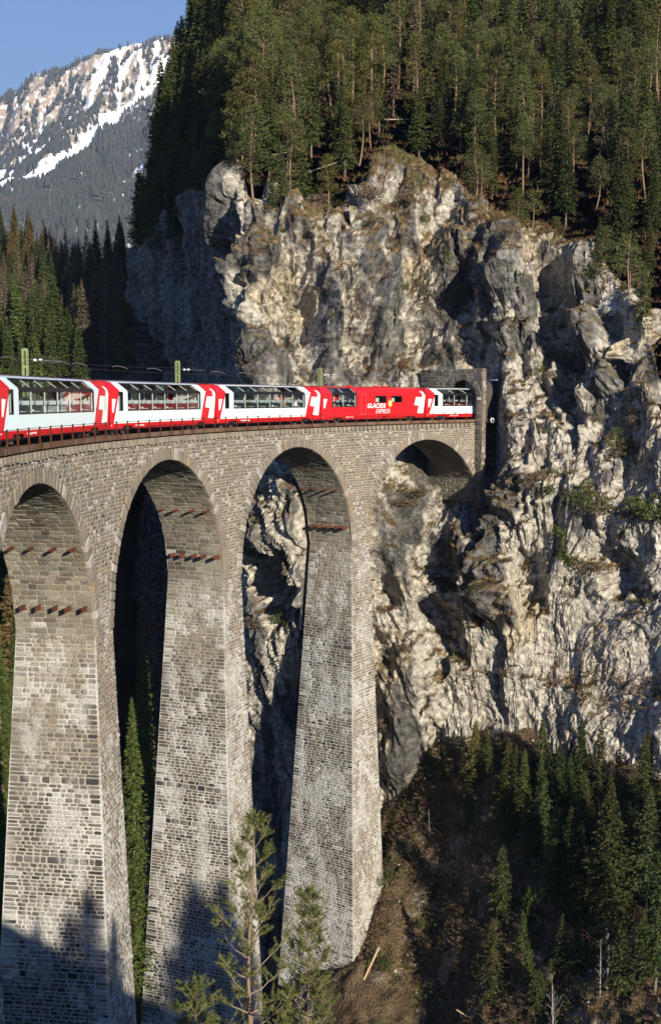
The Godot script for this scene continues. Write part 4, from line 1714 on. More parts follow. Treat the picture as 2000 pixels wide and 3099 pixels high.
	put("hair", hair.mesh(), mats.colours, o)

# ---------------------------------------------------------------- trees
func needle_tri(st: MB, p: Vector3, dir: Vector3, ln: float, wd: float, c: Color) -> void:
	var side := dir.cross(Vector3(rr(-1, 1), rr(-1, 1), rr(-1, 1))).normalized() * wd
	st.tri(p - side, p + side, p + dir * ln, c)

var tone := Color(1, 1, 1)

func new_tone() -> void:
	var f := rr(0.75, 1.4)
	tone = Color(f * rr(0.9, 1.25), f, f * rr(0.8, 1.1))

func crown_colour(kind: int) -> Color:
	var t := rng.randf()
	if kind == 0:
		return Color(0.025, 0.038, 0.014).lerp(Color(0.064, 0.078, 0.026), t) * tone
	if kind == 1:
		return Color(0.042, 0.056, 0.019).lerp(Color(0.094, 0.102, 0.035), t) * tone
	return Color(0.085, 0.062, 0.043).lerp(Color(0.15, 0.115, 0.078), t)

func make_spruce(h: float, width: float, bare: float, dense: int, kind: int, spray: float) -> Array:
	# trunk and crown meshes of a spruce of height h whose lowest share `bare` has no green
	var tr := MB.new()
	var pts := PackedVector3Array()
	var rad := PackedFloat32Array()
	var bend := Vector3(rr(-0.02, 0.02), 0, rr(-0.02, 0.02)) * h
	for k in 7:
		var t := k / 6.0
		pts.append(Vector3(0, t * h * 0.985, 0) + bend * t * (1.0 - t) * 2.0)
		rad.append(lerpf(h * 0.0125, 0.012, t))
	var tc: Color = Color(0.15, 0.125, 0.105) if kind != 1 else Color(0.24, 0.135, 0.075)
	tr.tube(pts, rad, 6, tc)
	var cr := MB.new()
	var y := h * bare * 0.5
	while y < h * 0.99:
		var t := y / h
		var axis := crow(Array(pts), t * 6.0)
		if t < bare:
			for q in 2:
				var az := rr(0, TAU)
				var dir := Vector3(cos(az), rr(-0.5, 0.0), sin(az))
				tr.stick(axis, axis + dir * width * rr(0.15, 0.4), 0.012 + h * 0.0006, 0.005, 3, Color(0.13, 0.11, 0.095))
			y += h * 0.045
			continue
		var u := (t - bare) / (1.0 - bare)
		var whorl := rr(0.72, 1.12)
		var reach := width * (1.0 - u) * (0.55 + 0.45 * smoothstep(0.0, 0.14, u)) * whorl + 0.04
		for q in dense:
			var az := rr(0, TAU)
			var ln := reach * rr(0.62, 1.12)
			var rise := lerpf(-0.28, 0.55, pow(u, 1.5)) + rr(-0.12, 0.12)
			var dir := Vector3(cos(az), rise, sin(az)).normalized()
			var side := dir.cross(Vector3.UP).normalized()
			var steps := maxi(2, int(ln / spray))
			var c := crown_colour(kind)
			for e in steps:
				var f := (e + rr(0.3, 1.0)) / steps
				var p := axis + dir * ln * f + Vector3(0, -0.10 * ln * f * f, 0)
				var wl := minf(spray * rr(0.8, 1.5) * (1.15 - f * 0.5), ln * 0.75 + 0.05)
				var cc := c.lerp(crown_colour(kind), 0.5)
				for sg in [-1.0, 1.0]:
					needle_tri(cr, p, (dir * rr(0.3, 0.9) + side * sg * rr(0.5, 1.0) + Vector3(0, rr(-0.55, 0.05), 0)).normalized(), wl, wl * rr(0.20, 0.34), cc)
				if kind == 2:
					cr.v.resize(cr.v.size() - 3)
					cr.c.resize(cr.c.size() - 3)
			needle_tri(cr, axis + dir * ln * 0.85, dir, ln * 0.25, spray * 0.22, c)
		y += spray * rr(0.42, 0.7) * (0.7 + 0.3 * (1.0 - u))
	needle_tri(cr, Vector3(0, h * 0.94, 0), Vector3.UP, h * 0.06, 0.05, crown_colour(kind))
	return [tr.mesh(), cr.mesh()]

func make_pine(h: float, width: float, bare: float, clumps: int, size: float, tris: int) -> Array:
	# a mountain pine: long bare stem, limbs that end in tufts
	var tr := MB.new()
	var pts := PackedVector3Array()
	var rad := PackedFloat32Array()
	var bend := Vector3(rr(-0.07, 0.07), 0, rr(-0.07, 0.07)) * h
	for k in 7:
		var t := k / 6.0
		pts.append(Vector3(0, t * h * 0.95, 0) + bend * sin(t * PI))
		rad.append(lerpf(h * 0.0135, 0.02, t))
	tr.tube(pts, rad, 6, Color(0.23, 0.15, 0.10))
	var cr := MB.new()
	for q in clumps:
		var t := lerpf(bare, 1.0, pow((q + rng.randf()) / clumps, 0.85))
		var u := (t - bare) / (1.0 - bare)
		var axis := crow(Array(pts), t * 6.0)
		var az := rr(0, TAU)
		var ln := width * (sin(PI * (0.18 + 0.75 * u)) * rr(0.35, 1.05)) * (1.0 - u * 0.35)
		var dir := Vector3(cos(az), rr(0.0, 0.6), sin(az)).normalized()
		var tip := axis + dir * ln
		tr.stick(axis, tip, 0.02 + h * 0.001, 0.01, 3, Color(0.17, 0.125, 0.09))
		var c0 := crown_colour(1)
		for e in tris:
			var o := Vector3(rr(-1, 1), rr(-0.7, 0.7), rr(-1, 1)).limit_length(1.0) * size
			needle_tri(cr, tip + o, (Vector3(rr(-1, 1), rr(-0.2, 1.0), rr(-1, 1)) + dir * 0.5).normalized(), size * rr(0.3, 0.55), size * rr(0.07, 0.13), c0.lerp(crown_colour(1), 0.5))
	return [tr.mesh(), cr.mesh()]

func make_bare(h: float, spread: float, stems: int, c: Color, twigs: int) -> ArrayMesh:
	var st := MB.new()
	for s in stems:
		var lean := Vector3(rr(-0.25, 0.25), 1, rr(-0.25, 0.25)).normalized() if stems > 1 else Vector3(rr(-0.05, 0.05), 1, 0).normalized()
		var hh := h * (rr(0.6, 1.0) if stems > 1 else 1.0)
		st.stick(Vector3.ZERO, lean * hh * 0.55, hh * 0.010 + 0.012, hh * 0.007 + 0.006, 4, c)
		st.stick(lean * hh * 0.55, lean * hh, hh * 0.007 + 0.006, 0.004, 4, c)
		for q in twigs:
			var t := rr(0.25, 0.97)
			var p := lean * hh * t
			var d := (Vector3(rr(-1, 1), rr(0.5, 1.5), rr(-1, 1))).normalized()
			var e := p + d * spread * (1.15 - t) * rr(0.5, 1.0)
			st.stick(p, e, 0.010, 0.005, 3, c * rr(0.7, 1.0))
			for w in 4:
				var b := p.lerp(e, rr(0.35, 1.0))
				st.stick(b, b + (d + Vector3(rr(-0.8, 0.8), rr(-0.2, 0.6), rr(-0.8, 0.8))).normalized() * spread * rr(0.12, 0.3), 0.006, 0.003, 3, c * rr(0.7, 1.0))
	return st.mesh()

func make_shrub(r: float, tris: int, kind: int) -> Array:
	var cr := MB.new()
	var st := MB.new()
	for q in 7:
		var az := rr(0, TAU)
		var tip := Vector3(cos(az) * r * rr(0.3, 0.9), r * rr(0.2, 0.75), sin(az) * r * rr(0.3, 0.9))
		st.stick(Vector3.ZERO, tip, 0.03, 0.01, 4, Color(0.12, 0.085, 0.06))
		var c0 := crown_colour(kind)
		for e in tris / 7:
			var o := Vector3(rr(-1, 1), rr(-0.8, 0.8), rr(-1, 1)).limit_length(1.0) * r * 0.5
			needle_tri(cr, tip + o, Vector3(rr(-0.8, 0.8), rr(0.1, 1.0), rr(-0.8, 0.8)).normalized(), r * rr(0.14, 0.26), r * rr(0.03, 0.06), c0.lerp(crown_colour(kind), 0.5))
	return [st.mesh(), cr.mesh()]

var proto := {}

func tree(called: String, meshes: Array, at: Vector3, turn: float, size: float, label: String, category: String, group: String) -> Node3D:
	var o := thing(called, label, category, at, group)
	o.rotation.y = turn
	o.scale = Vector3.ONE * size
	put("trunk", meshes[0], mats.bark, o)
	put("crown", meshes[1], mats.needles, o)
	return o

func size_word(size: float) -> String:
	return "small" if size < 0.8 else "tall" if size > 1.02 else "middling"

func zone_words(p: Vector3, kind: String, size: float) -> Array:
	# label and group of a tree of the upper forest, by the part of the hillside that it stands in
	var across := p.x / -p.z
	var marks := ["at the hill's left edge", "over the second mast", "over the shaded left wall", "over the overhang", "over the middle of the third carriage", "left of the pale scar", "over the pale scar", "over the red carriage", "right of the pale scar", "over the tunnel portal", "over the left gully", "between the right gullies", "over the right gully", "at the right edge"]
	var where: String = marks[clampi(int((across + 0.16) / 0.0305), 0, 13)]
	var up := p.y / -p.z
	var high: String = "low on the brow" if up < 0.17 else "a little above the brow" if up < 0.225 else "half way up the hillside" if up < 0.285 else "high on the hillside"
	return [size_word(size) + " " + kind + " " + high + " " + where, "trees of the hillside wood"]

func mid_words(p: Vector3, kind: String, size: float) -> String:
	var across := p.x / -p.z
	var col := 0 if across < -0.27 else 1 if across < -0.235 else 2 if across < -0.20 else 3
	var where: String = ["at the far left", "left of the nearest mast", "right of the nearest mast", "beside the shaded cliff"][col]
	var row: String = "on the crest below the mountain" if p.z < -300.0 else "just below the crest of the wood" if p.z < -250.0 else "amid the wood beyond the train" if p.z < -200.0 else "low behind the train"
	return size_word(size * 1.1) + " " + kind + " " + row + ", " + where

func build_forests() -> void:
	rng.seed = 99
	var sp := []
	for k in 8:
		new_tone()
		sp.append(make_spruce(rr(12.0, 15.5), rr(2.1, 2.8), rr(0.06, 0.24), 8, 0, 0.40))
	var pn := []
	for k in 8:
		new_tone()
		pn.append(make_pine(rr(10.5, 14.0), rr(2.2, 2.9), rr(0.25, 0.5), 60, 0.62, 44))
	var lr := []
	for k in 2:
		tone = Color(0.95, 0.95, 1.0)
		lr.append(make_spruce(rr(12, 15), rr(1.4, 1.8), 0.2, 6, 2, 0.42))
	proto["spruce"] = sp
	proto["pine"] = pn
	proto["larch"] = lr
	# the wood on the hill over the cliff
	var spots := PackedVector3Array()
	var h := hill_v.size() / hill_w
	var tries := 0
	while spots.size() < 560 and tries < 9000:
		tries += 1
		var i := rng.randi_range(14, hill_w - 20)
		var j := rng.randi_range(3, 205)
		if rng.randf() > 0.9 - 0.5 * smoothstep(30.0, 0.0, j) and i > 120:
			continue
		var p := hill_v[j * hill_w + i]
		if p.x > 74.0:
			continue
		if i > 105 and j < 34 and rng.randf() < 0.45:
			continue
		var least := 2.2 if j < 90 else 2.7
		if i > 110 and j < 26:
			least = 5.0
		var near := false
		for q in spots:
			if q.distance_squared_to(p) < least * least:
				near = true
				break
		if not near:
			spots.append(p)
	# the nearest 300 are things, the others one mass behind them
	var order := Array(spots)
	order.sort_custom(func(a, b): return a.length_squared() < b.length_squared())
	var far_t: Array[Transform3D] = []
	var far_c: Array[Color] = []
	for k in order.size():
		var p: Vector3 = order[k]
		var edge := p.x < -17.0
		var kind := "spruce" if rng.randf() < (0.85 if edge else 0.42) else "pine"
		if rng.randf() < 0.06:
			kind = "larch"
		var pool: Array = proto[kind]
		var size := rr(0.72, 1.18)
		if p.y < 34.0 and not edge and p.x > -4.0:
			size *= rr(0.55, 0.95)
		if edge:
			size *= rr(0.9, 1.15)
		var words := zone_words(p, {"spruce": "spruce", "pine": "pine", "larch": "leafless larch"}[kind], size)
		var meshes: Array = pool[rng.randi() % pool.size()]
		if k < 296:
			tree(kind + "_tree", meshes, p - Vector3(0, 0.35, 0), rr(0, TAU), size, words[0], "tree", words[1] + (", larches" if kind == "larch" else ", pines" if kind == "pine" else ", spruces"))
		else:
			far_t.append(Transform3D(Basis(Vector3.UP, rr(0, TAU)).scaled(Vector3.ONE * size), p - Vector3(0, 0.35, 0)))
			far_c.append(Color.WHITE)
	scatter("far_hillside_wood", sp[0][1], mats.needles, far_t, far_c, "dark mass of wood at the top of the hillside", "forest")
	# undergrowth under it
	var tuft := MB.new()
	for q in 26:
		needle_tri(tuft, Vector3(rr(-0.5, 0.5), 0, rr(-0.5, 0.5)), Vector3(rr(-0.7, 0.7), rr(0.4, 1.0), rr(-0.7, 0.7)).normalized(), rr(0.3, 0.8), rr(0.03, 0.07), Color.WHITE * rr(0.6, 1.1))
	proto["tuft"] = tuft.mesh()
	var ut: Array[Transform3D] = []
	var uc: Array[Color] = []
	for q in 5200:
		var k := rng.randi_range(4, 200) * hill_w + rng.randi_range(4, hill_w - 4)
		var p := hill_v[k]
		ut.append(Transform3D(Basis(Vector3.UP, rr(0, TAU)).scaled(Vector3.ONE * rr(0.6, 1.5)), p))
		uc.append([Color(0.13, 0.07, 0.035), Color(0.17, 0.11, 0.05), Color(0.06, 0.07, 0.025), Color(0.10, 0.05, 0.035)][rng.randi() % 4])
	scatter("hillside_undergrowth", tuft.mesh(), mats.needles, ut, uc, "brown heather and grass under the hillside trees", "undergrowth")
	# fallen and dead stems
	for q in [[0.35, 24, 2.2], [0.40, 34, 3.2], [0.50, 30, 2.6], [0.62, 26, 2.4], [0.72, 20, 2.0]]:
		var p := hill_v[int(q[1]) * hill_w + int(q[0] * hill_w)]
		var o := thing("fallen_stem", "pale fallen stem %s" % ["under the trees left of the scar", "leaning above the pale rock scar", "lying right of the pale rock scar", "on the heather under the sunlit wood", "at the right end of the cliff brow"][[0.35, 0.40, 0.50, 0.62, 0.72].find(q[0])], "log", p)
		var st := MB.new()
		st.stick(Vector3(-q[2], 0.2, 0.3), Vector3(q[2], 0.2 + q[2] * rr(-0.1, 0.7), 0.1), 0.11, 0.06, 6, Color(0.36, 0.31, 0.26))
		put("stem", st.mesh(), mats.bark, o)
	# the wooded hill beyond the train
	var ms := []
	for k in 5:
		new_tone()
		tone *= 1.35
		ms.append(make_spruce(rr(15, 19), rr(2.7, 3.5), rr(0.03, 0.12), 9, 0, 0.52))
	var ml := []
	for k in 2:
		tone = Color(0.95, 0.97, 1.1)
		ml.append(make_spruce(rr(13, 17), rr(2.2, 2.7), 0.12, 8, 2, 0.5))
	var mspots := PackedVector3Array()
	var mh := mid_v.size() / mid_w
	tries = 0
	while mspots.size() < 620 and tries < 9000:
		tries += 1
		var p := mid_v[rng.randi_range(9, mh - 8) * mid_w + rng.randi_range(2, mid_w - 3)]
		var across := p.x / -p.z
		if p.z > -186.0 and across > -0.255 or across > -0.178:
			continue
		var near := false
		for q in mspots:
			if q.distance_squared_to(p) < 14.0:
				near = true
				break
		if not near:
			mspots.append(p)
	var morder := Array(mspots)
	morder.sort_custom(func(a, b): return absf(a.y - 8.0) + absf(a.x + 52.0) * 0.5 < absf(b.y - 8.0) + absf(b.x + 52.0) * 0.5)
	var mt: Array[Transform3D] = []
	var mc: Array[Color] = []
	for k in morder.size():
		var p: Vector3 = morder[k]
		var bare := fb(p, 0.03, 0.03, 60.0) > (-0.02 if p.z < -260.0 else 0.14)
		var size := rr(0.7, 1.1)
		if k < 240:
			if bare:
				tree("larch_tree", ml[rng.randi() % 2], p, rr(0, TAU), size, mid_words(p, "leafless larch", size), "tree", "larches on the wooded hill")
			else:
				tree("spruce_tree", ms[rng.randi() % 5], p, rr(0, TAU), size, mid_words(p, "spruce", size), "tree", "spruces on the wooded hill")
		else:
			mt.append(Transform3D(Basis(Vector3.UP, rr(0, TAU)).scaled(Vector3.ONE * size), p))
			mc.append(Color(1, 1, 1) if not bare else Color(2.2, 1.2, 1.4))
	scatter("valley_wood", ms[1][1], mats.needles, mt, mc, "rest of the spruce wood on the hill beyond the viaduct", "forest")

func on_slope(x: float, z: float) -> Vector3:
	var best := 1e9
	var at := Vector3(x, -50, z)
	for k in range(0, slope_v.size(), 2):
		var p := slope_v[k]
		var d := (p.x - x) * (p.x - x) + (p.z - z) * (p.z - z)
		if d < best:
			best = d
			at = p
	return at

func build_slope_plants() -> void:
	rng.seed = 311
	tone = Color(1, 1, 1)
	# x, z, height, width, bare share, what it looks like
	for q in SLOPE_TREES:
		var p := on_slope(q[0], q[1])
		new_tone()
		var m := make_spruce(q[2], q[3] * rr(1.1, 1.5), q[4], rng.randi_range(5, 8), int(q[5]), 0.20 + q[2] * 0.008)
		tree("spruce_tree" if q[5] != 2 else "larch_tree", m, p - Vector3(0, 0.15, 0), rr(0, TAU), 1.0, q[6], "tree", "")
	for q in GORGE_TREES:
		tone = Color(1.5, 1.5, 1.2)
		var m := make_spruce(q[3], q[4], q[5], 8, 0, 0.36)
		tree("spruce_tree", m, Vector3(q[0], q[1], q[2]), rr(0, TAU), 1.0, q[6], "tree", "")
	for q in BARE_PLANTS:
		var p := on_slope(q[0], q[1])
		var col: Color = [Color(0.33, 0.31, 0.28), Color(0.20, 0.15, 0.10), Color(0.33, 0.27, 0.2)][int(q[4])]
		var o := thing("bare_tree" if q[5] == 1 else "bare_shrub", q[6], "tree" if q[5] == 1 else "shrub", p - Vector3(0, 0.1, 0))
		put("stems", make_bare(q[2], q[3], 1 if q[5] == 1 else 9, col, 30 if q[5] == 1 else 9), mats.bark, o)
	var sh := []
	tone = Color(1.2, 1.2, 1.1)
	for k in 3:
		sh.append(make_shrub(1.0, 420, k % 2))
	var words := [
		"low green shrub on the earth slope beside the right hand pier's foot", "low green shrub half way up the slope right of the pier",
		"low green shrub under the young spruces at the foot of the pale rock", "dark shrub in the shaded middle of the slope",
		"dark shrub near the foot of the shaded slope", "green shrub beside the fallen trunk below the pier"]
	var at := [[5.5, -112.0, 1.3], [9.5, -108.5, 1.1], [13.0, -111.0, 1.2], [19.0, -99.0, 1.4], [22.0, -92.0, 1.3], [4.6, -106.0, 1.4]]
	for k in 6:
		var p := on_slope(at[k][0], at[k][1])
		var o := thing("shrub", words[k], "shrub", p)
		o.scale = Vector3.ONE * at[k][2]
		put("stems", sh[k % 3][0], mats.bark, o)
		put("foliage", sh[k % 3][1], mats.needles, o)
	# dry grass, brush and stones over the slope
	var gt: Array[Transform3D] = []
	var gc: Array[Color] = []
	var n := slope_v.size()
	for q in 24000:
		var p := slope_v[rng.randi_range(0, n - slope_w * 40)]
		gt.append(Transform3D(Basis(Vector3.UP, rr(0, TAU)).scaled(Vector3(1, rr(0.4, 0.9), 1) * rr(0.2, 0.5)), p + Vector3(rr(-0.3, 0.3), -0.03, rr(-0.3, 0.3))))
		var t := fb(p, 0.15, 0.15, 71.0)
		gc.append((Color(0.27, 0.185, 0.105).lerp(Color(0.14, 0.088, 0.05), rng.randf())) if rng.randf() > 0.28 + t else Color(0.055, 0.068, 0.02).lerp(Color(0.09, 0.095, 0.03), rng.randf()))
	scatter("dry_grass", proto["tuft"], mats.needles, gt, gc, "dry brown grass and brush on the earth slope", "grass")
	var twig := MB.new()
	for q in 9:
		var d := Vector3(rr(-0.6, 0.6), rr(0.3, 1.0), rr(-0.6, 0.6))
		twig.stick(Vector3(rr(-0.3, 0.3), 0, rr(-0.3, 0.3)), d * rr(0.8, 1.8), 0.022, 0.006, 3, Color.WHITE)
	var tt: Array[Transform3D] = []
	var tc: Array[Color] = []
	for q in 1500:
		var p := slope_v[rng.randi_range(0, n - slope_w * 40)]
		tt.append(Transform3D(Basis.from_euler(Vector3(rr(-0.5, 0.5), rr(0, TAU), rr(-0.5, 0.5))).scaled(Vector3.ONE * rr(0.3, 0.75)), p))
		tc.append(Color(0.16, 0.115, 0.08).lerp(Color(0.27, 0.20, 0.145), rng.randf()))
	scatter("brushwood", twig.mesh(), mats.bark, tt, tc, "loose twigs and brushwood strewn over the slope", "brushwood")
	var peb := MB.new()
	peb.box(Vector3.ZERO, Vector3(0.5, 0.1, 0), Vector3(-0.1, 0.34, 0.1), Vector3(0.05, 0, 0.42), Color.WHITE)
	var pt: Array[Transform3D] = []
	var pc: Array[Color] = []
	for q in 1300:
		var p := slope_v[rng.randi_range(0, n - slope_w * 40)]
		pt.append(Transform3D(Basis.from_euler(Vector3(rr(0, 3), rr(0, 3), rr(0, 3))).scaled(Vector3.ONE * rr(0.08, 0.32) * rr(0.5, 1.0)), p))
		pc.append(Color(0.5, 0.46, 0.41) * rr(0.6, 1.1))
	scatter("loose_stones", peb.mesh(), mats.rock, pt, pc, "pale loose stones scattered over the slope", "stones")
	# felled trunks below the right hand pier
	for q in [[3.2, -105.5, -1.9, -3.6, 5.4, 0.13, "long pale felled trunk lying on the slope below the right hand pier"], [9.0, -100.0, 1.0, 0.3, 2.2, 0.08, "short felled stem on the open brown slope"], [12.0, -97.5, 1.6, -0.5, 1.8, 0.07, "thin grey stem lying low on the brown slope"]]:
		var p := on_slope(q[0], q[1])
		var o := thing("felled_trunk", q[6], "log", p)
		var st := MB.new()
		var d: Vector3 = Vector3(q[2], q[3], 1.0).normalized() * q[4]
		st.stick(-d * 0.5 + Vector3(0, 0.6, 0), d * 0.5 + Vector3(0, 0.5, 0), q[5], q[5] * 0.7, 7, Color(0.42, 0.30, 0.19))
		put("trunk", st.mesh(), mats.bark, o)
	# boulder with a small notice
	var bp := on_slope(13.4, -91.5)
	var bo := thing("boulder", "grey boulder low on the brown slope behind a small notice", "boulder", bp)
	var bst := MB.new()
	var ring := []
	for j in 6:
		var row := []
		for k in 9:
			var f := PI * j / 5.0
			var g := TAU * k / 9.0
			row.append(Vector3(sin(f) * cos(g) * 0.75, cos(f) * 0.7 + 0.3, sin(f) * sin(g) * 0.6) * (0.8 + 0.3 * na.get_noise_2d(j * 3.1, (k % 9) * 2.3)))
		ring.append(row)
	for j in 5:
		for k in 9:
			bst.quad(ring[j][k], ring[j][(k + 1) % 9], ring[j + 1][(k + 1) % 9], ring[j + 1][k], Color(0.33, 0.31, 0.28))
	put("stone", bst.mesh(), mats.rock, bo)
	var no := thing("notice", "small white notice with a red ring beside the boulder on the slope", "sign", bp + Vector3(0.55, 0.0, 0.75))
	var pb := MB.new()
	pb.box(Vector3(0, 1.05, 0), Vector3(0.19, 0.03, 0), Vector3(0, 0.24, 0), Vector3(0, 0, 0.012), Color(0.8, 0.8, 0.78))
	put("panel", pb.mesh(), mats.colours, no)
	var rg := MB.new()
	for k in 14:
		var f := TAU * k / 14.0
		var g := TAU * (k + 1) / 14.0
		rg.quad(Vector3(cos(f) * 0.13, 1.08 + sin(f) * 0.13, 0.034), Vector3(cos(g) * 0.13, 1.08 + sin(g) * 0.13, 0.034), Vector3(cos(g) * 0.09, 1.08 + sin(g) * 0.09, 0.034), Vector3(cos(f) * 0.09, 1.08 + sin(f) * 0.09, 0.034), Color(0.6, 0.02, 0.02))
	put("red_ring", rg.mesh(), mats.colours, no)
	var lg := MB.new()
	lg.stick(Vector3(0, -0.2, 0), Vector3(0, 0.9, 0), 0.03, 0.03, 6, Color(0.2, 0.18, 0.16))
	put("post", lg.mesh(), mats.colours, no)

func build_cliff_plants() -> void:
	rng.seed = 77
	var sh := []
	for k in 4:
		sh.append(make_shrub(1.0, 520, k % 2))
	var hb := []
	for k in 2:
		hb.append(make_shrub(1.0, 420, 2))
	for q in CLIFF_SHRUBS:
		var k := on_cliff(q[0], q[1])
		var o := thing("cliff_shrub" if q[3] == 0 else "heather_clump", q[4], "shrub", cliff_v[k] - cliff_n[k] * 0.15)
		o.scale = Vector3.ONE * q[2]
		o.rotation.y = rr(0, TAU)
		var m: Array = sh[rng.randi() % 4] if q[3] == 0 else hb[rng.randi() % 2]
		put("stems", m[0], mats.bark, o)
		put("foliage", m[1], mats.needles, o)
	for q in CLIFF_TREES:
		var k := on_cliff(q[0], q[1])
		var m: Array = make_spruce(q[2], q[2] * 0.22, 0.15, 6, int(q[3]), 0.26) if q[3] < 2 else make_pine(q[2], q[2] * 0.3, 0.45, 20, 0.4, 30)
		tree("cliff_tree", m, cliff_v[k] - cliff_n[k] * 0.3, rr(0, TAU), 1.0, q[4], "tree", "")
	# turf on the ledges
	var gt: Array[Transform3D] = []
	var gc: Array[Color] = []
	var tries := 0
	while gt.size() < 2600 and tries < 60000:
		tries += 1
		var k := rng.randi_range(0, cliff_w * (cliff_h - 40))
		if cliff_n[k].y > 0.60 and cliff_v[k].y > -40.0:
			gt.append(Transform3D(Basis(Vector3.UP, rr(0, TAU)).scaled(Vector3.ONE * rr(0.35, 0.9)), cliff_v[k]))
			gc.append([Color(0.15, 0.085, 0.045), Color(0.20, 0.14, 0.06), Color(0.06, 0.068, 0.022)][rng.randi() % 3])
	scatter("ledge_turf", proto["tuft"], mats.needles, gt, gc, "brown turf and heather on the ledges of the cliff", "turf")

func tuft_twig(st: MB, a: Vector3, b: Vector3, n: int, c: Color) -> void:
	var d := (b - a).normalized()
	for q in n:
		var p := a.lerp(b, rng.randf())
		var o := Vector3(rr(-1, 1), rr(-1, 1), rr(-1, 1)).normalized()
		needle_tri(st, p, (d * rr(0.5, 1.0) + o * 0.8).normalized(), rr(0.06, 0.10), 0.0055, c * rr(0.75, 1.25))

func near_pine(at: Vector3, h: float, width: float, low: float, levels: int, label: String) -> void:
	# a young pine close to the camera, every shoot with its own needles
	var o := thing("young_pine", label, "tree", at)
	var tr := MB.new()
	var cr := MB.new()
	var pts := PackedVector3Array()
	var rad := PackedFloat32Array()
	var bend := Vector3(rr(-0.02, 0.02), 0, 0.0) * h
	for k in 9:
		var t := k / 8.0
		pts.append(Vector3(0, t * h, 0) + bend * sin(t * PI) + Vector3(sin(t * 9.0) * 0.04, 0, 0))
		rad.append(lerpf(0.085, 0.012, pow(t, 0.8)))
	tr.tube(pts, rad, 8, Color(0.21, 0.145, 0.10))
	var bark := Color(0.24, 0.185, 0.145)
	for l in levels:
		var t := lerpf(low, 0.97, float(l) / (levels - 1))
		var axis := crow(Array(pts), t * 8.0)
		var u := (t - low) / (1.0 - low)
		var count := rng.randi_range(3, 5)
		for q in count:
			var az := TAU * (q + rr(-0.3, 0.3)) / count + l * 0.7
			var ln := width * (1.0 - u * 0.95) * rr(0.35, 1.2) + 0.10
			var dir := Vector3(cos(az), 0.12 + u * 0.8, sin(az)).normalized()
			var prev := axis
			var seg := 5
			var line := PackedVector3Array([axis])
			for e in seg:
				var f := (e + 1.0) / seg
				var p := axis + dir * ln * f + Vector3(0, 0.30 * ln * f * f, 0) + Vector3(rr(-1, 1), rr(-1, 1), rr(-1, 1)) * 0.03 * ln
				line.append(p)
				if f > 0.4 and rng.randf() < 0.93:
					for w in 3 if f < 0.95 else 5:
						var sd := (dir * rr(0.2, 0.8) + Vector3(rr(-1, 1), rr(0.1, 1.0), rr(-1, 1)) * 0.75).normalized()
						var tl := rr(0.14, 0.34)
						tr.stick(p, p + sd * tl, 0.006, 0.004, 3, bark)
						var c := Color(0.085, 0.105, 0.032).lerp(Color(0.155, 0.16, 0.055), rng.randf())
						tuft_twig(cr, p + sd * tl * 0.25, p + sd * (tl + 0.06), 52, c)
				prev = p
			var rads := PackedFloat32Array()
			for e in line.size():
				rads.append(lerpf(0.020 * (1.2 - u), 0.006, float(e) / (line.size() - 1)))
			tr.tube(line, rads, 5, bark)
			tuft_twig(cr, prev, prev + dir * 0.15, 60, Color(0.11, 0.14, 0.038))
	var top := pts[8]
	for q in 3:
		tuft_twig(cr, top - Vector3(0, 0.34, 0), top + Vector3(rr(-0.05, 0.05), rr(0.0, 0.1), rr(-0.05, 0.05)), 36, Color(0.11, 0.14, 0.038))
	put("trunk", tr.mesh(), mats.bark, o)
	put("crown", cr.mesh(), mats.needles, o)

func build_near_trees() -> void:
	rng.seed = 4242
	near_pine(Vector3(-1.80, -17.6, -25.8), 7.75, 1.25, 0.28, 13, "young pine with thin crown in front of the viaduct, its top against the middle pier")
	near_pine(Vector3(-0.55, -18.6, -26.8), 6.4, 1.1, 0.22, 13, "bushier young pine just right of the thin one, below the right hand pier")
	near_pine(Vector3(-3.1, -17.3, -24.6), 3.9, 1.25, 0.2, 8, "small pine whose tips show at the bottom edge, left of the thin one")
	# trees of the near bank, whose shadows fall into the gorge
	for q in BANK_TREES:
		var pool: Array = proto["spruce"]
		var y := bank_y(q[0], q[1])
		var o := tree("bank_spruce", pool[rng.randi() % 8], Vector3(q[0], y - 0.3, q[1]), rr(0, TAU), (q[2] - y) / 14.0, "spruce on the near bank beside the viewpoint, outside the picture", "tree", "spruces on the near bank")
		o.scale = Vector3(1.5, 1.0, 1.5) * ((q[2] - y) / 14.0)

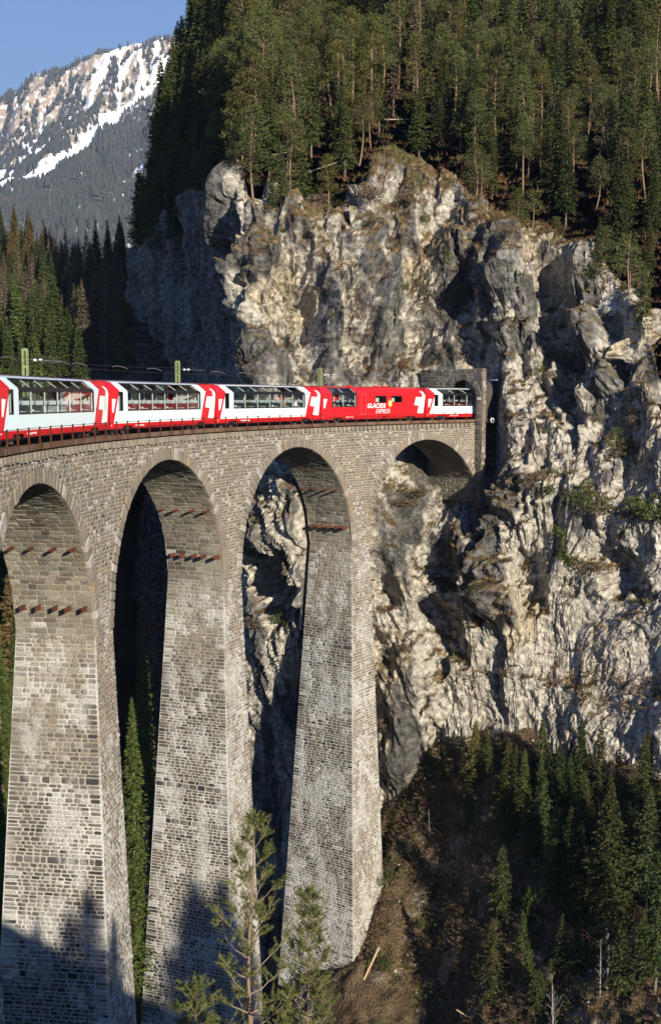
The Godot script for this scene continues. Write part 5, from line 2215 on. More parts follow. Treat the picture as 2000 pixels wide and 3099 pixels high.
# ---------------------------------------------------------------- measured places, in metres
const CLIFF := [
	[-33,21,-231, -32,21.4,-203, -30.2,24.6,-197, -25.5,28.7,-189, -20.9,28.8,-177, -15.2,26.4,-162, -11.3,24.3,-150, -9.5,24.3,-146, -6.1,24.2,-147, -1,20.6,-146, 4.1,24.1,-149, 7.4,31.6,-158, 14.5,27.3,-155, 17.2,23.7,-151, 19,22.3,-150, 20.9,21.1,-149, 23.3,19.6,-147.5, 26.2,17.6,-145.5, 28.5,15.3,-143, 32,12.1,-138, 33.4,6.5,-132, 34.6,0.3,-126, 39.2,-3.9,-119],
	[-35,24,-225, -34,24.4,-197, -30.2,25.6,-188, -25.5,29.7,-180, -20.9,29.8,-168, -15.2,27.4,-153, -11.3,25.3,-141, -9.5,25.3,-137, -6.1,25.2,-138, -1,21.6,-137, 4.1,25.1,-140, 7.4,32.6,-149, 14.5,28.3,-146, 17.2,24.7,-142, 19,23.3,-141, 20.9,22.1,-140, 23.3,20.6,-138.5, 26.2,18.6,-136.5, 28.5,16.3,-134, 32,13.1,-129, 33.4,7.5,-123, 34.6,1.3,-117, 39.2,-2.9,-110],
	[-35.3,17.5,-225, -34,17.5,-196.1, -30.3,18.2,-187.1, -25.7,21,-179.6, -21.1,21.1,-168, -15.3,19.5,-153.4, -11.2,17.8,-140.6, -9.1,17.4,-133.1, -5.8,17.2,-133.2, -1,14.9,-133.1, 4,17.1,-135.2, 7.7,21.6,-140.7, 14,19.1,-139.9, 16.9,17,-137.6, 18.5,16,-136.6, 20,15,-134.1, 22.2,14.1,-132.6, 25.2,12.8,-131.1, 27.5,11.3,-128.8, 30.9,9.2,-124.2, 32.6,5.6,-120, 34.4,0.4,-115.7, 39,-3.7,-109.1],
	[-35.5,11,-225, -34.1,10.7,-195.5, -30.4,11,-186.5, -26,12.3,-179.3, -21.3,12.3,-168, -15.4,11.3,-153.7, -11,10.3,-140.3, -8.9,9.9,-130.4, -5.6,9.7,-129.9, -1,8.6,-130.4, 3.9,9.7,-131.9, 8.1,11.8,-135.1, 13.6,10.7,-135.7, 16.8,9.7,-134.7, 18.3,9.2,-133.7, 19.3,8.6,-130.1, 21.5,8.1,-128.6, 24.5,7.5,-127.3, 26.8,6.7,-125.2, 30.2,5.7,-120.9, 32.1,3.9,-117.9, 34.4,-0.4,-114.8, 38.8,-4.5,-108.5],
	[-35.8,4.2,-225, -34.3,3.6,-195, -30.5,3.4,-186, -26.4,3.3,-179, -21.5,3.1,-168, -15.5,2.9,-154, -10.9,2.6,-140, -8.6,2.4,-128, -5.5,2.4,-127, -1,2.4,-128, 3.9,2.4,-129, 8.5,2.4,-130, 13.3,2.4,-132, 16.7,2.4,-132, 18,2.4,-131, 18.7,2.3,-126.5, 20.8,2.3,-125, 23.9,2.3,-124, 26.2,2.3,-122, 29.6,2.2,-118, 31.7,2.1,-116, 34.4,-1.3,-114, 38.6,-5.3,-108],
	[-36,-12.7,-225, -34.3,-10.9,-194, -30.5,-10.4,-184, -26.3,-9.9,-176, -21.5,-9.2,-163, -16.2,-8.2,-145, -12.8,-7.2,-128, -10.6,-6.8,-120, -5.5,-6.4,-113, -0.8,-6.3,-112, 3.6,-6.7,-119, 8.6,-7.2,-127, 13.4,-7.4,-132, 16.4,-7.4,-132, 18,-7.3,-129.5, 18.2,-6.9,-122, 19.9,-6.7,-119, 22.9,-6.6,-118, 25.3,-6.6,-117, 28.9,-6.4,-114.5, 31.2,-6.3,-112, 33.7,-6.1,-109, 37.6,-7.5,-105],
	[-36.3,-31.5,-225, -34.4,-27,-193, -30.4,-25.5,-182, -26.1,-24.2,-173, -21.9,-22.5,-161, -16.4,-20,-143, -13,-17.8,-127, -10.8,-16.6,-119, -5.6,-15.8,-113, -0.9,-15.7,-112, 3.6,-16.5,-118, 8,-16.8,-120, 11.9,-16.9,-121, 14.2,-16.6,-119, 16.5,-16.9,-121, 17.4,-16.4,-117, 19.6,-16.2,-116, 22.5,-16.1,-115, 24.9,-16,-114, 28.4,-15.6,-111.5, 31,-15.3,-109, 33.4,-14.8,-106, 36.8,-14.3,-102],
	[-36.6,-51.5,-225, -34.6,-43.9,-192, -30.3,-41.2,-180, -26,-38.9,-170, -21.9,-36.4,-159, -16.5,-32.5,-142, -13,-28.8,-126, -11,-27.5,-120, -5.7,-26.3,-115, -0.9,-26.3,-115, 3.6,-27.2,-119, 7.7,-27.2,-119, 11.1,-27,-118, 14.1,-26.8,-117, 16,-26.7,-116.5, 17.2,-26.2,-114.5, 19.4,-26.1,-114, 22.3,-25.9,-113, 24.6,-25.5,-111.5, 28,-24.9,-109, 30.5,-24.3,-106, 32.7,-23.6,-103, 35.7,-22.4,-98],
	[-37,-75.4,-225, -34.7,-64,-191, -30.3,-59.7,-178, -26,-56.3,-168, -21.9,-52.6,-157, -16.5,-46.9,-140, -13.1,-44.4,-125, -11.3,-43,-121, -6,-42.3,-119, -0.9,-42.3,-119, 3.8,-43,-121, 7.4,-41.7,-120, 10.5,-36.7,-118, 13.9,-35.2,-116, 16,-35,-115.5, 17.2,-34.6,-114, 19.4,-34.5,-113, 22.1,-34.6,-111, 24.1,-34.6,-108.5, 27.2,-35,-105, 29.6,-34.8,-102, 31.5,-34,-98, 34.3,-33.4,-93],
	[-37,-93.4,-225, -34.7,-82,-191, -30.3,-77.7,-178, -26,-74.3,-168, -21.9,-74,-157, -16.5,-74,-140, -13.1,-74,-125, -11.3,-74,-121, -6,-74,-119, -0.9,-74,-119, 3.8,-74,-121, 7.4,-74,-120, 10.5,-74,-118, 13.9,-74,-116, 16,-74,-115.5, 17.2,-74,-114, 19.4,-74,-113, 22.1,-74,-111, 24.1,-74,-108.5, 27.2,-74,-105, 29.6,-74,-102, 31.5,-74,-98, 34.3,-74,-93]]
const HILL := [
	[-35,20.6,-228, -34,21,-200, -30.2,22.2,-191, -25.5,26.3,-183, -20.9,26.4,-171, -15.2,24,-156, -11.3,21.9,-144, -9.5,21.9,-140, -6.1,21.8,-141, -1,18.2,-140, 4.1,21.7,-143, 7.4,29.2,-152, 14.5,24.9,-149, 17.2,21.3,-145, 19,19.9,-144, 20.9,18.7,-143, 23.3,17.2,-141.5, 26.2,15.2,-139.5, 28.5,12.9,-137, 32,9.7,-132, 33.4,4.1,-126, 34.6,-2.1,-120, 39.2,-6.3,-113],
	[-32.3,28,-224, -30.3,32.3,-196, -30.3,32.2,-196, -28.8,33.5,-193.3, -25.7,34.2,-186, -20.3,33.2,-172.7, -14.6,31.7,-156.8, -9.6,31.5,-145, -6.3,31.5,-146, -1,27.8,-145, 4.2,31.3,-148, 7.6,38.8,-157, 15,34.5,-154, 18.1,30.9,-150, 20.2,30.2,-149.9, 22.4,29.7,-149.8, 25,28.9,-149.1, 28.4,27.5,-148, 31.2,25.9,-146.4, 35.3,23.4,-142.3, 37.3,18.6,-137.2, 39,13,-132, 44.9,9.5,-125.9],
	[-28.7,40.1,-228, -27.3,43,-200, -27.8,42.5,-201, -26.8,43.3,-199.3, -24.3,43.4,-193, -19.5,42,-180.7, -14.3,39.9,-165.8, -9.8,39.3,-155, -6.5,39.3,-156, -1,35.6,-155, 4.3,39.1,-158, 7.8,46.6,-167, 15.7,42.3,-164, 19.1,38.7,-160, 21.6,38.8,-161, 24.2,39.2,-162, 27.3,39.3,-162.4, 31.2,38.8,-162.4, 34.5,38,-161.9, 39.5,36.4,-158.9, 42.1,32.4,-154.9, 44.6,27.7,-150.8, 52,25.1,-145.8],
	[-25.7,53.7,-234, -24.8,55.3,-206, -25.8,54.2,-208, -25.2,54.6,-207.3, -23.1,54.3,-202, -18.8,52.3,-190.7, -14.1,49.8,-176.8, -10.1,48.7,-167, -6.7,48.6,-168, -1,45,-167, 4.4,48.5,-170, 8.1,56,-179, 16.5,51.7,-176, 20.3,48.1,-172, 23.4,49.2,-174.3, 26.4,50.6,-176.6, 30,51.7,-178.4, 34.5,52.3,-179.7, 38.4,52.5,-180.5, 44.4,51.9,-178.8, 47.9,48.9,-176.1, 51.3,45.3,-173.4, 60.5,43.7,-169.7],
	[-22.9,66.1,-240, -22.5,66.6,-212, -23.9,65.2,-215, -23.7,65.2,-215.3, -22.1,64.6,-211, -18.2,62.3,-200.7, -13.9,59.5,-187.8, -10.3,58.1,-179, -6.9,58,-180, -1.1,54.4,-179, 4.5,57.9,-182, 8.4,65.3,-191, 17.3,61,-188, 21.5,57.5,-184, 25.2,59.6,-187.6, 28.6,62,-191.2, 32.6,64.2,-194.4, 37.9,65.7,-197, 42.4,67.1,-199.1, 49.4,67.5,-198.7, 53.6,65.5,-197.3, 57.9,62.9,-196, 69.1,62.3,-193.6],
	[-19.8,74.9,-248, -19.9,74.9,-220, -21.8,73.7,-223.7, -22.1,73.8,-224.7, -20.9,73.4,-221, -17.5,71.3,-211.3, -13.6,68.6,-199.2, -10.6,67.4,-191, -7.2,67.4,-192, -1.1,63.7,-191, 4.7,67.2,-194, 8.7,74.7,-203, 18.1,70.4,-200, 22.7,66.8,-196, 27,70,-200.9, 30.7,73.5,-205.9, 35.3,76.6,-210.3, 41.2,79.2,-214.3, 46.3,81.6,-217.7, 54.3,83,-218.6, 59.4,82.1,-218.6, 64.6,80.5,-218.5, 77.6,80.9,-217.5],
	[-15.8,68.9,-273, -15.9,68.9,-245, -17.8,67.7,-248.7, -18.1,67.8,-249.7, -16.9,67.4,-246, -13.5,65.3,-236.3, -9.6,62.6,-224.2, -6.6,61.4,-216, -3.2,61.4,-217, 2.9,57.7,-216, 8.7,61.2,-219, 12.7,68.7,-228, 22.1,64.4,-225, 26.7,60.8,-221, 31,64,-225.9, 34.7,67.5,-230.9, 39.3,70.6,-235.3, 45.2,73.2,-239.3, 50.3,75.6,-242.7, 58.3,77,-243.6, 63.4,76.1,-243.6, 68.6,74.5,-243.5, 81.6,74.9,-242.5],
	[-11.8,14.9,-318, -11.9,14.9,-290, -13.8,13.7,-293.7, -14.1,13.8,-294.7, -12.9,13.4,-291, -9.5,11.3,-281.3, -5.6,8.6,-269.2, -2.6,7.4,-261, 0.8,7.4,-262, 6.9,3.7,-261, 12.7,7.2,-264, 16.7,14.7,-273, 26.1,10.4,-270, 30.7,6.8,-266, 35,10,-270.9, 38.7,13.5,-275.9, 43.3,16.6,-280.3, 49.2,19.2,-284.3, 54.3,21.6,-287.7, 62.3,23,-288.6, 67.4,22.1,-288.6, 72.6,20.5,-288.5, 85.6,20.9,-287.5]]
const SLOPE := [
	[-3.4,-46.5,-124, 4.8,-44,-124, 10.7,-36.5,-121, 15.1,-34.7,-119, 19.8,-34.1,-117, 23.3,-35.3,-114, 26.8,-35.6,-110, 31.3,-35.2,-105, 35.7,-34.1,-97],
	[-3.3,-52.2,-121, 5.1,-47.2,-119.5, 10.4,-41.5,-117, 14.6,-38.4,-114.5, 18.6,-36.9,-112, 22.5,-36.7,-109.5, 25.9,-36.6,-106, 30.2,-36.5,-101, 34.7,-35.3,-94],
	[-3.3,-54,-120.5, 5.4,-48,-115.5, 10.1,-46.7,-112.5, 14,-43.5,-109, 17.7,-41.5,-106, 21.2,-40.5,-103, 24.5,-40.1,-100, 28.8,-39.9,-96, 33.4,-38.5,-90],
	[-3.3,-58.6,-120, 4.3,-52.2,-110.5, 9.8,-52.8,-108, 13.5,-49.1,-104, 16.9,-46.6,-100.5, 20.4,-45.5,-98, 23.5,-44.9,-95, 27.5,-44.1,-91, 32.1,-42.7,-86],
	[-3.1,-58,-113, 2.8,-55.7,-107.5, 9.2,-58.2,-101.5, 12.7,-55.6,-97, 15.8,-53.4,-93, 18.9,-51.6,-90, 21.7,-49.9,-87, 25.6,-48.2,-84, 30.1,-45.9,-80],
	[-6.1,-67,-97, -0.2,-64.7,-91.5, 6.2,-67.2,-85.5, 9.7,-64.6,-81, 12.8,-62.4,-77, 15.9,-60.6,-74, 18.7,-58.9,-71, 22.6,-57.2,-68, 27.1,-54.9,-64],
	[-9.1,-74,-75, -3.2,-71.7,-69.5, 3.2,-74.2,-63.5, 6.7,-71.6,-59, 9.8,-69.4,-55, 12.9,-67.6,-52, 15.7,-65.9,-49, 19.6,-64.2,-46, 24.1,-61.9,-42]]
const FEAT := [
	[25.1,13.9,-132.1,25.2,8.7,-127.7,1.9,-5.5],
	[25.2,8.7,-127.7,25.5,3.7,-123.5,1.5,-5],
	[28.6,16.3,-134,27.7,7.9,-125.8,1.4,2.2],
	[27.7,7.9,-125.8,26.2,1.1,-121,1.3,2],
	[30.5,9,-124.5,30.2,5.8,-120.9,1.1,-3],
	[30.2,5.8,-120.9,30.1,2.4,-117.6,1.3,-3],
	[33.4,11.7,-126.6,32.8,7.2,-122.2,1.5,1.2],
	[32.8,7.2,-122.2,31.7,2.1,-116,1.3,1.2],
	[6.4,29.7,-145.4,6.9,26.4,-144.2,2.4,1.4],
	[4.1,22.3,-138.1,5.1,19.4,-137.4,2,1.6],
	[2.1,22.7,-137.9,2.6,20.1,-136.6,1.4,-3],
	[-3.5,11.6,-131.3,-2.8,7.7,-129.7,1.1,-3.2],
	[-10.3,26.4,-137.8,-7.5,25.4,-137.6,2.2,-5.5],
	[-12.1,25.5,-143.4,-12.7,19.8,-145.7,1.9,4],
	[-13.4,15.8,-148.3,-13.7,11.5,-148.3,1,2.5],
	[2.5,10.5,-131.9,2.8,3.8,-129.4,1.5,-3.4],
	[4.9,11.3,-133.3,4.4,2.4,-129.2,1.8,2.4],
	[10.7,8.6,-133.5,11.3,3.9,-132.1,1.2,-3.2],
	[0.5,11.7,-132.2,0.2,3.3,-128.7,1.4,1.8],
	[-5.9,13.1,-131.3,-5.5,6.7,-128.8,1.2,-2.4],
	[-7.4,18.2,-134,-6.2,2.4,-127.2,2,1.8],
	[-3.5,18.2,-134,-3.9,14.1,-131.9,1.2,-2],
	[-6.5,-17.8,-114.6,-5.2,-20.1,-113.8,2.2,-4],
	[-7.4,-13.9,-115.5,-3.4,-12.7,-112.6,2.2,2.5],
	[-3,-17.1,-112.9,-2.8,-21.2,-114,1.5,2.5],
	[10.7,-7.5,-129,10.4,-10.4,-125.6,2,2.6],
	[8.6,-7.2,-127,8.5,-10.3,-124.2,0.9,-1.5],
	[10,-14.8,-122.1,12,-17.9,-121,1.6,-2.4],
	[14.1,-12,-127.3,14.7,-18.9,-118.9,1.5,1.7],
	[5.9,-14.5,-120.1,8.7,-22.2,-119.4,1.3,1.2],
	[5,-17.1,-118.8,6.1,-21.7,-119.1,0.8,-1.6],
	[19.3,-0,-124.9,18,-19.7,-115.7,2.1,2.8],
	[17.3,-9.6,-128.1,16.2,-14.3,-122.5,1.2,-1.5],
	[17.1,-15.2,-121.8,17,-20.9,-117.3,2,2],
	[20.4,-8.4,-118.2,21.8,-9.7,-117.2,1.4,1.8],
	[24.6,-10.5,-116,27.2,-11,-114.3,1.4,1.3],
	[28.3,-11.7,-113.2,31.5,-11.8,-109.6,1.6,1.2],
	[23,-17.3,-114.4,26.5,-17.7,-112.5,1.2,0.9],
	[26.7,-15.3,-112.5,27.8,-17.7,-111.5,1.1,-1.2],
	[28.1,-15.2,-112,29.2,-18.3,-109.4,1,-1.2],
	[10.5,-22.2,-119.2,13,-25.9,-117.4,1.2,-2.6],
	[10.9,-27.2,-118,11.3,-28.3,-117.8,1,-1.6],
	[8.2,-28.6,-119,7.4,-39.2,-119.8,2.4,3],
	[13.9,-25,-117.4,18,-21.4,-115.2,2,2],
	[19.6,-17.1,-116,20.2,-20.5,-115,1.2,-2.2],
	[18.4,-13.4,-118.3,18.8,-16.3,-116.4,1.1,-1.8],
	[17.7,15.6,-136.7,17.9,8.4,-133.3,1.6,2],
	[15.8,14.7,-137.2,15.8,10.5,-135.1,1.2,-3],
	[20.9,16.4,-134.7,20.9,11.1,-130.8,1.6,2.2],
	[14,19,-139.9,14.8,14.7,-137.5,1.8,2],
	[9.7,17.8,-138.4,10.1,13.6,-136.4,1.3,-2.4],
	[6.6,16.6,-136.6,7.2,11.4,-134.5,1.8,2],
	[22,8.1,-128.4,19.6,6.2,-128.4,1.8,2],
	[20,4.7,-127.3,21.6,3.7,-125.5,1.6,-2.4],
	[28.7,6.9,-124.2,28.2,2.2,-119.6,1.5,2.2],
	[25.6,2.3,-122.4,27.9,-1.3,-118,2.5,-1.8],
	[-24.2,28,-177.5,-24.3,20,-174.9,1.6,-3],
	[-34.9,24,-225,-28.6,4.8,-183.3,2.6,-4.5],
	[-32.3,22,-193.1,-35,4.6,-207.1,2.2,1.5]]
const MOUNTAIN := [
	[-1529.2,553,-4800, -1209.5,592,-4700, -1041.3,604,-4600, -892.4,647.4,-4550, -747.8,684.1,-4500, -615.7,733.5,-4500, -471.1,776.5,-4500, -335.8,849.3,-4600, -165.4,920.2,-4700, 42.4,979.5,-4800],
	[-1529.2,853,-3900, -1209.5,892,-3800, -1041.3,904,-3700, -892.4,947.4,-3650, -747.8,984.1,-3600, -615.7,1033.5,-3600, -471.1,1076.5,-3600, -335.8,1149.3,-3700, -165.4,1220.2,-3800, 42.4,1279.5,-3900],
	[-1375.8,677.9,-3500, -1091.9,699.1,-3420, -945.8,714.8,-3350, -809.6,745.3,-3300, -677.5,774.5,-3250, -557.9,814.8,-3250, -426.8,855.1,-3250, -300.6,909,-3300, -146.3,958.2,-3350, 37.1,996.4,-3400],
	[-1182.7,494.7,-3000, -944.8,513.1,-2950, -821.4,525.2,-2900, -701.9,536.7,-2850, -586.1,552.3,-2800, -482.8,582.4,-2800, -369.4,612.4,-2800, -260.8,653.8,-2850, -127.2,696.2,-2900, 31.8,716.8,-2900],
	[-968.7,333.1,-2450, -771.1,339.4,-2400, -668,340.8,-2350, -568.8,337.7,-2300, -473.3,334.5,-2250, -390.1,342.6,-2250, -298.7,350.7,-2250, -211.9,371,-2300, -101.7,379.3,-2300, 25.4,387.6,-2300],
	[-675.6,144.4,-1700, -533,146.2,-1650, -457.3,147.6,-1600, -397.9,147.6,-1600, -339,124.1,-1600, -279.1,147.6,-1600, -213.8,147.6,-1600, -148.5,147.6,-1600, -71.3,147.6,-1600, 17.8,147.6,-1600]]
const MIDHILL := [
	[-124.5,-27.1,-476, -104.1,-27.8,-468, -89.6,-28.3,-461, -78.2,-32.5,-454, -67.2,-35.4,-447, -56.5,-37.1,-440, -46,-34.4,-432, -32.6,-36.6,-432],
	[-124.5,32.9,-346, -104.1,32.2,-338, -89.6,31.7,-331, -78.2,27.5,-324, -67.2,24.6,-317, -56.5,22.9,-310, -46,25.6,-302, -32.6,23.4,-302],
	[-101.3,21.8,-281, -84.5,20.8,-274, -72.2,19.7,-266, -62.6,18.2,-259, -53.4,16.8,-252, -44.7,15.4,-245, -36.8,14.3,-241, -26.5,14.5,-245],
	[-78.3,5.6,-216, -64.8,4.6,-209, -55.1,3.7,-202, -47.2,2.9,-194, -40.3,2.1,-189, -33.7,1.4,-184, -27.6,0.7,-180, -20,0.7,-184],
	[-59.2,-10.3,-162, -48.5,-10.5,-155, -40.8,-11.1,-148, -42.3,-17.5,-172, -40,-25.9,-185, -34.4,-25.9,-185, -29.6,-26.6,-190, -21.5,-27.3,-195],
	[-52,-30.4,-140, -42.6,-29.1,-134, -35.8,-28.8,-128, -40.1,-47.3,-160, -39.3,-59.7,-178, -34.1,-60.3,-180, -29.4,-62,-185, -21.3,-63.7,-190],
	[-42.9,-60.3,-112, -36,-59.2,-110, -30.8,-57.6,-107, -36.2,-87,-140, -37.5,-109.5,-165, -32.9,-111.5,-168, -27.8,-112.8,-170, -20.3,-116.1,-175]]
const SLOPE_TREES := [
	[23.7,-104.5,7.5,0.9,0.35,0,"tallest slim spruce standing against the pale rock at the right"],
	[22.8,-106,6.1,0.9,0.3,0,"small slim spruce just left of the tallest one before the pale rock"],
	[25,-103,8.7,1.2,0.12,0,"spruce just right of the tallest one before the pale rock"],
	[23.5,-92.5,14.6,2.6,0.15,0,"big broad spruce in the shade low on the right slope"],
	[19.3,-102,10.2,1.5,0.05,0,"sunlit yellow green spruce in the middle of the right slope"],
	[20,-98,9.6,1.6,0.1,0,"dark spruce below the sunlit yellow green one"],
	[22.1,-105,5.5,0.9,0.1,0,"small sunlit spruce between two larger ones on the right slope"],
	[26.5,-92.5,11.6,2.4,0.2,0,"broad shaded spruce near the right edge of the slope"],
	[17.6,-98,3.4,0.8,0,0,"tiny spruce in the shade at the foot of the slope"],
	[13.8,-114.5,4.8,1,0.05,0,"young spruce, leftmost of the group under the pale rock"],
	[14.9,-113.5,6.2,1.2,0.02,1,"tallest young spruce of the group under the pale rock"],
	[16,-113,4.9,1,0.05,0,"young spruce, rightmost of the group under the pale rock"],
	[11.7,-116,3.9,0.8,0.05,1,"small olive green spruce left of the group under the pale rock"],
	[17.8,-112.5,2.6,0.7,0,0,"very small spruce alone under the middle of the pale rock"],
	[23.3,-88,6.8,1.6,0.1,0,"dark spruce low at the right, in front of the big broad one"],
	[21.1,-93,5,1.3,0.05,0,"dark small spruce left of the big broad one's foot"],
	[25.7,-86,11.9,1.8,0.1,0,"dark spruce at the lower right corner"],
	[17.2,-104.5,4.2,1,0.05,0,"dark small spruce left of the sunlit yellow green one"],
	[13.8,-110.5,3.6,1,0,0,"dark young spruce in the hollow under the group"],
	[25.7,-95,8.5,1.9,0.15,0,"shaded spruce between the two broad ones on the right slope"],
	[21.3,-96.5,9.4,1.5,0.15,0,"shaded narrow spruce beside the dark spruce in mid slope"],
	[17.7,-93,3.7,1,0.05,0,"small dark spruce behind the bare white tree"],
	[17.2,-94.8,3.9,0.742122,0.05,0,"little dark spruce on the lower shaded slope, left of the yellow green spruce"],
	[26.5,-102.5,4.8,0.878371,0.05,0,"little dark spruce on the upper shaded slope, beside the big broad spruce"],
	[30.1,-97.7,6.9,1.3221,0.05,0,"slim dark spruce on the upper shaded slope, by the right edge"],
	[21.8,-99.7,6.3,1.15686,0.05,0,"slim dark spruce on the middle shaded slope, below the tallest slim spruce"],
	[17,-97,3.7,0.700761,0.05,0,"little dark spruce on the lower shaded slope, right of the pier"],
	[19.4,-108.3,5.2,0.900113,0.05,0,"little dark spruce on the upper shaded slope, left of the yellow green spruce"],
	[19.9,-93.8,5.3,1.02646,0.05,0,"slim dark spruce on the lower shaded slope, below the tallest slim spruce"],
	[17,-106.1,9.8,1.71555,0.05,0,"tall dark spruce on the upper shaded slope, right of the pier"],
	[15.5,-101.4,5.7,1.02436,0.05,0,"slim dark spruce on the lower shaded slope, right of the pier"],
	[25.1,-99.3,7.4,1.37771,0.05,0,"tall dark spruce on the middle shaded slope, beside the big broad spruce"],
	[21.8,-96.5,8.5,1.61405,0.05,0,"tall dark spruce on the lower shaded slope, below the tallest slim spruce"],
	[24.5,-103,3.7,0.67242,0.05,0,"little dark spruce on the upper shaded slope, below the tallest slim spruce"],
	[28.4,-94.2,4.2,0.818086,0.05,0,"little dark spruce on the middle shaded slope, by the right edge"],
	[28,-92.9,7.2,1.42006,0.05,0,"tall dark spruce on the middle shaded slope, by the right edge"],
	[28.3,-97.8,5.3,1.00128,0.05,0,"slim dark spruce on the middle shaded slope, by the right edge"],
	[28.8,-100,7.8,1.45983,0.05,0,"tall dark spruce on the upper shaded slope, by the right edge"],
	[15.8,-100,7.6,1.38991,0.05,0,"tall dark spruce on the lower shaded slope, right of the pier"],
	[27,-89,5.7,1.16657,0.05,0,"slim dark spruce on the lower shaded slope, by the right edge"],
	[18.6,-106.8,6.8,1.19481,0.05,0,"slim dark spruce on the upper shaded slope, right of the pier"],
	[23.6,-104.7,9,1.61612,0.05,0,"tall dark spruce on the upper shaded slope, below the tallest slim spruce"],
	[21.8,-95.6,4.4,0.847449,0.05,0,"little dark spruce on the lower shaded slope, below the tallest slim spruce"],
	[19.6,-108.3,5.7,0.986135,0.05,0,"slim dark spruce on the upper shaded slope, left of the yellow green spruce"],
	[19,-102.1,5.7,1.02404,0.05,0,"slim dark spruce on the middle shaded slope, left of the yellow green spruce"],
	[25.5,-89.5,3.9,0.797157,0.05,0,"little dark spruce on the lower shaded slope, by the right edge"],
	[21.6,-104.5,7.5,1.34607,0.05,0,"other slim dark spruce on the upper shaded slope, left of the yellow green spruce"],
	[29.9,-98,7.7,1.46228,0.05,0,"other tall dark spruce on the upper shaded slope, by the right edge"],
	[20.5,-107.7,8.4,1.45984,0.05,0,"tall dark spruce on the upper shaded slope, left of the yellow green spruce"],
	[20.8,-105,6.2,1.09006,0.05,0,"yet another slim dark spruce on the upper shaded slope, left of the yellow green spruce"],
	[18.5,-102.7,6.1,1.10181,0.05,0,"other slim dark spruce on the middle shaded slope, left of the yellow green spruce"],
	[20.9,-98.2,5,0.924837,0.05,0,"little dark spruce on the middle shaded slope, below the tallest slim spruce"],
	[17,-108.8,4.2,0.719839,0.05,0,"little dark spruce on the upper shaded slope, right of the pier"],
	[23,-100.4,8.2,1.50866,0.05,0,"tall dark spruce on the middle shaded slope, below the tallest slim spruce"],
	[21.7,-95.6,8.9,1.70258,0.05,0,"other tall dark spruce on the lower shaded slope, below the tallest slim spruce"],
	[16.6,-110.1,4.5,0.75794,0.05,0,"other little dark spruce on the upper shaded slope, right of the pier"],
	[20.4,-98.7,7.7,1.43672,0.05,0,"tall dark spruce on the middle shaded slope, left of the yellow green spruce"],
	[18.9,-93.4,3.1,0.603308,0.05,0,"other little dark spruce on the lower shaded slope, left of the yellow green spruce"],
	[27.9,-99.3,8.4,1.58458,0.05,0,"yet another tall dark spruce on the upper shaded slope, by the right edge"],
	[14.3,-96.7,7.8,1.4543,0.05,0,"other tall dark spruce on the lower shaded slope, right of the pier"],
	[28.6,-92.4,4,0.800023,0.05,0,"other little dark spruce on the middle shaded slope, by the right edge"],
	[28.9,-94.6,3.6,0.693774,0.05,0,"yet another little dark spruce on the middle shaded slope, by the right edge"],
	[23.8,-97.6,6,1.13234,0.05,0,"slim dark spruce on the middle shaded slope, beside the big broad spruce"],
	[17.9,-107.7,7.2,1.25333,0.05,0,"other slim dark spruce on the upper shaded slope, right of the pier"],
	[22.6,-104.5,6.1,1.09442,0.05,0,"slim dark spruce on the upper shaded slope, below the tallest slim spruce"],
	[24.7,-93.2,5.8,1.13021,0.05,0,"slim dark spruce on the lower shaded slope, beside the big broad spruce"]]
const GORGE_TREES := [
	[-16.2,-53.5,-91,29.8,3.3,0.06,"tall green spruce in the gap between the left and the middle pier"],
	[-18.9,-61.6,-112,41.7,2,0.45,"slender spruce with a bare pale trunk behind the gap between left and middle pier"],
	[-29.9,-53.8,-100,37.1,3.6,0.1,"green spruce at the left edge behind the left pier"],
	[-35.8,-60.3,-112,46.7,4.2,0.1,"dark spruce at the left edge, behind the green one"],
	[-6.9,-41.2,-123,11.2,1.6,0.2,"small dark pine in the cleft between the middle and the right pier"]]
const BARE_PLANTS := [
	[18.3,-89,6.2,1.9,0,1,"bare white barked tree at the bottom edge, right of the middle"],
	[13.1,-104.5,3.6,1.2,1,0,"brown leafless shrub of many stems on the open slope right of the pier"],
	[10.3,-114,3,0.4,0,1,"thin white dead stem on the slope right of the pier"],
	[21.9,-88.5,5,0.9,0,1,"leaning thin pale sapling in the shade right of the white barked tree"],
	[22.5,-88.3,4.4,0.8,0,1,"second thin pale sapling, right of the leaning one"],
	[10.4,-111,2.4,0.9,2,0,"tangle of dry stems on the sunlit brown slope"],
	[14.8,-99,3.5,0.9,1,1,"thin brown sapling in the middle of the lower slope"],
	[11.6,-101,3.2,0.8,1,1,"thin brown sapling on the lower brown slope, left of the other"],
	[-7.8,-121,4,0.8,2,1,"bare thin sapling in the dark cleft beside the middle pier"]]
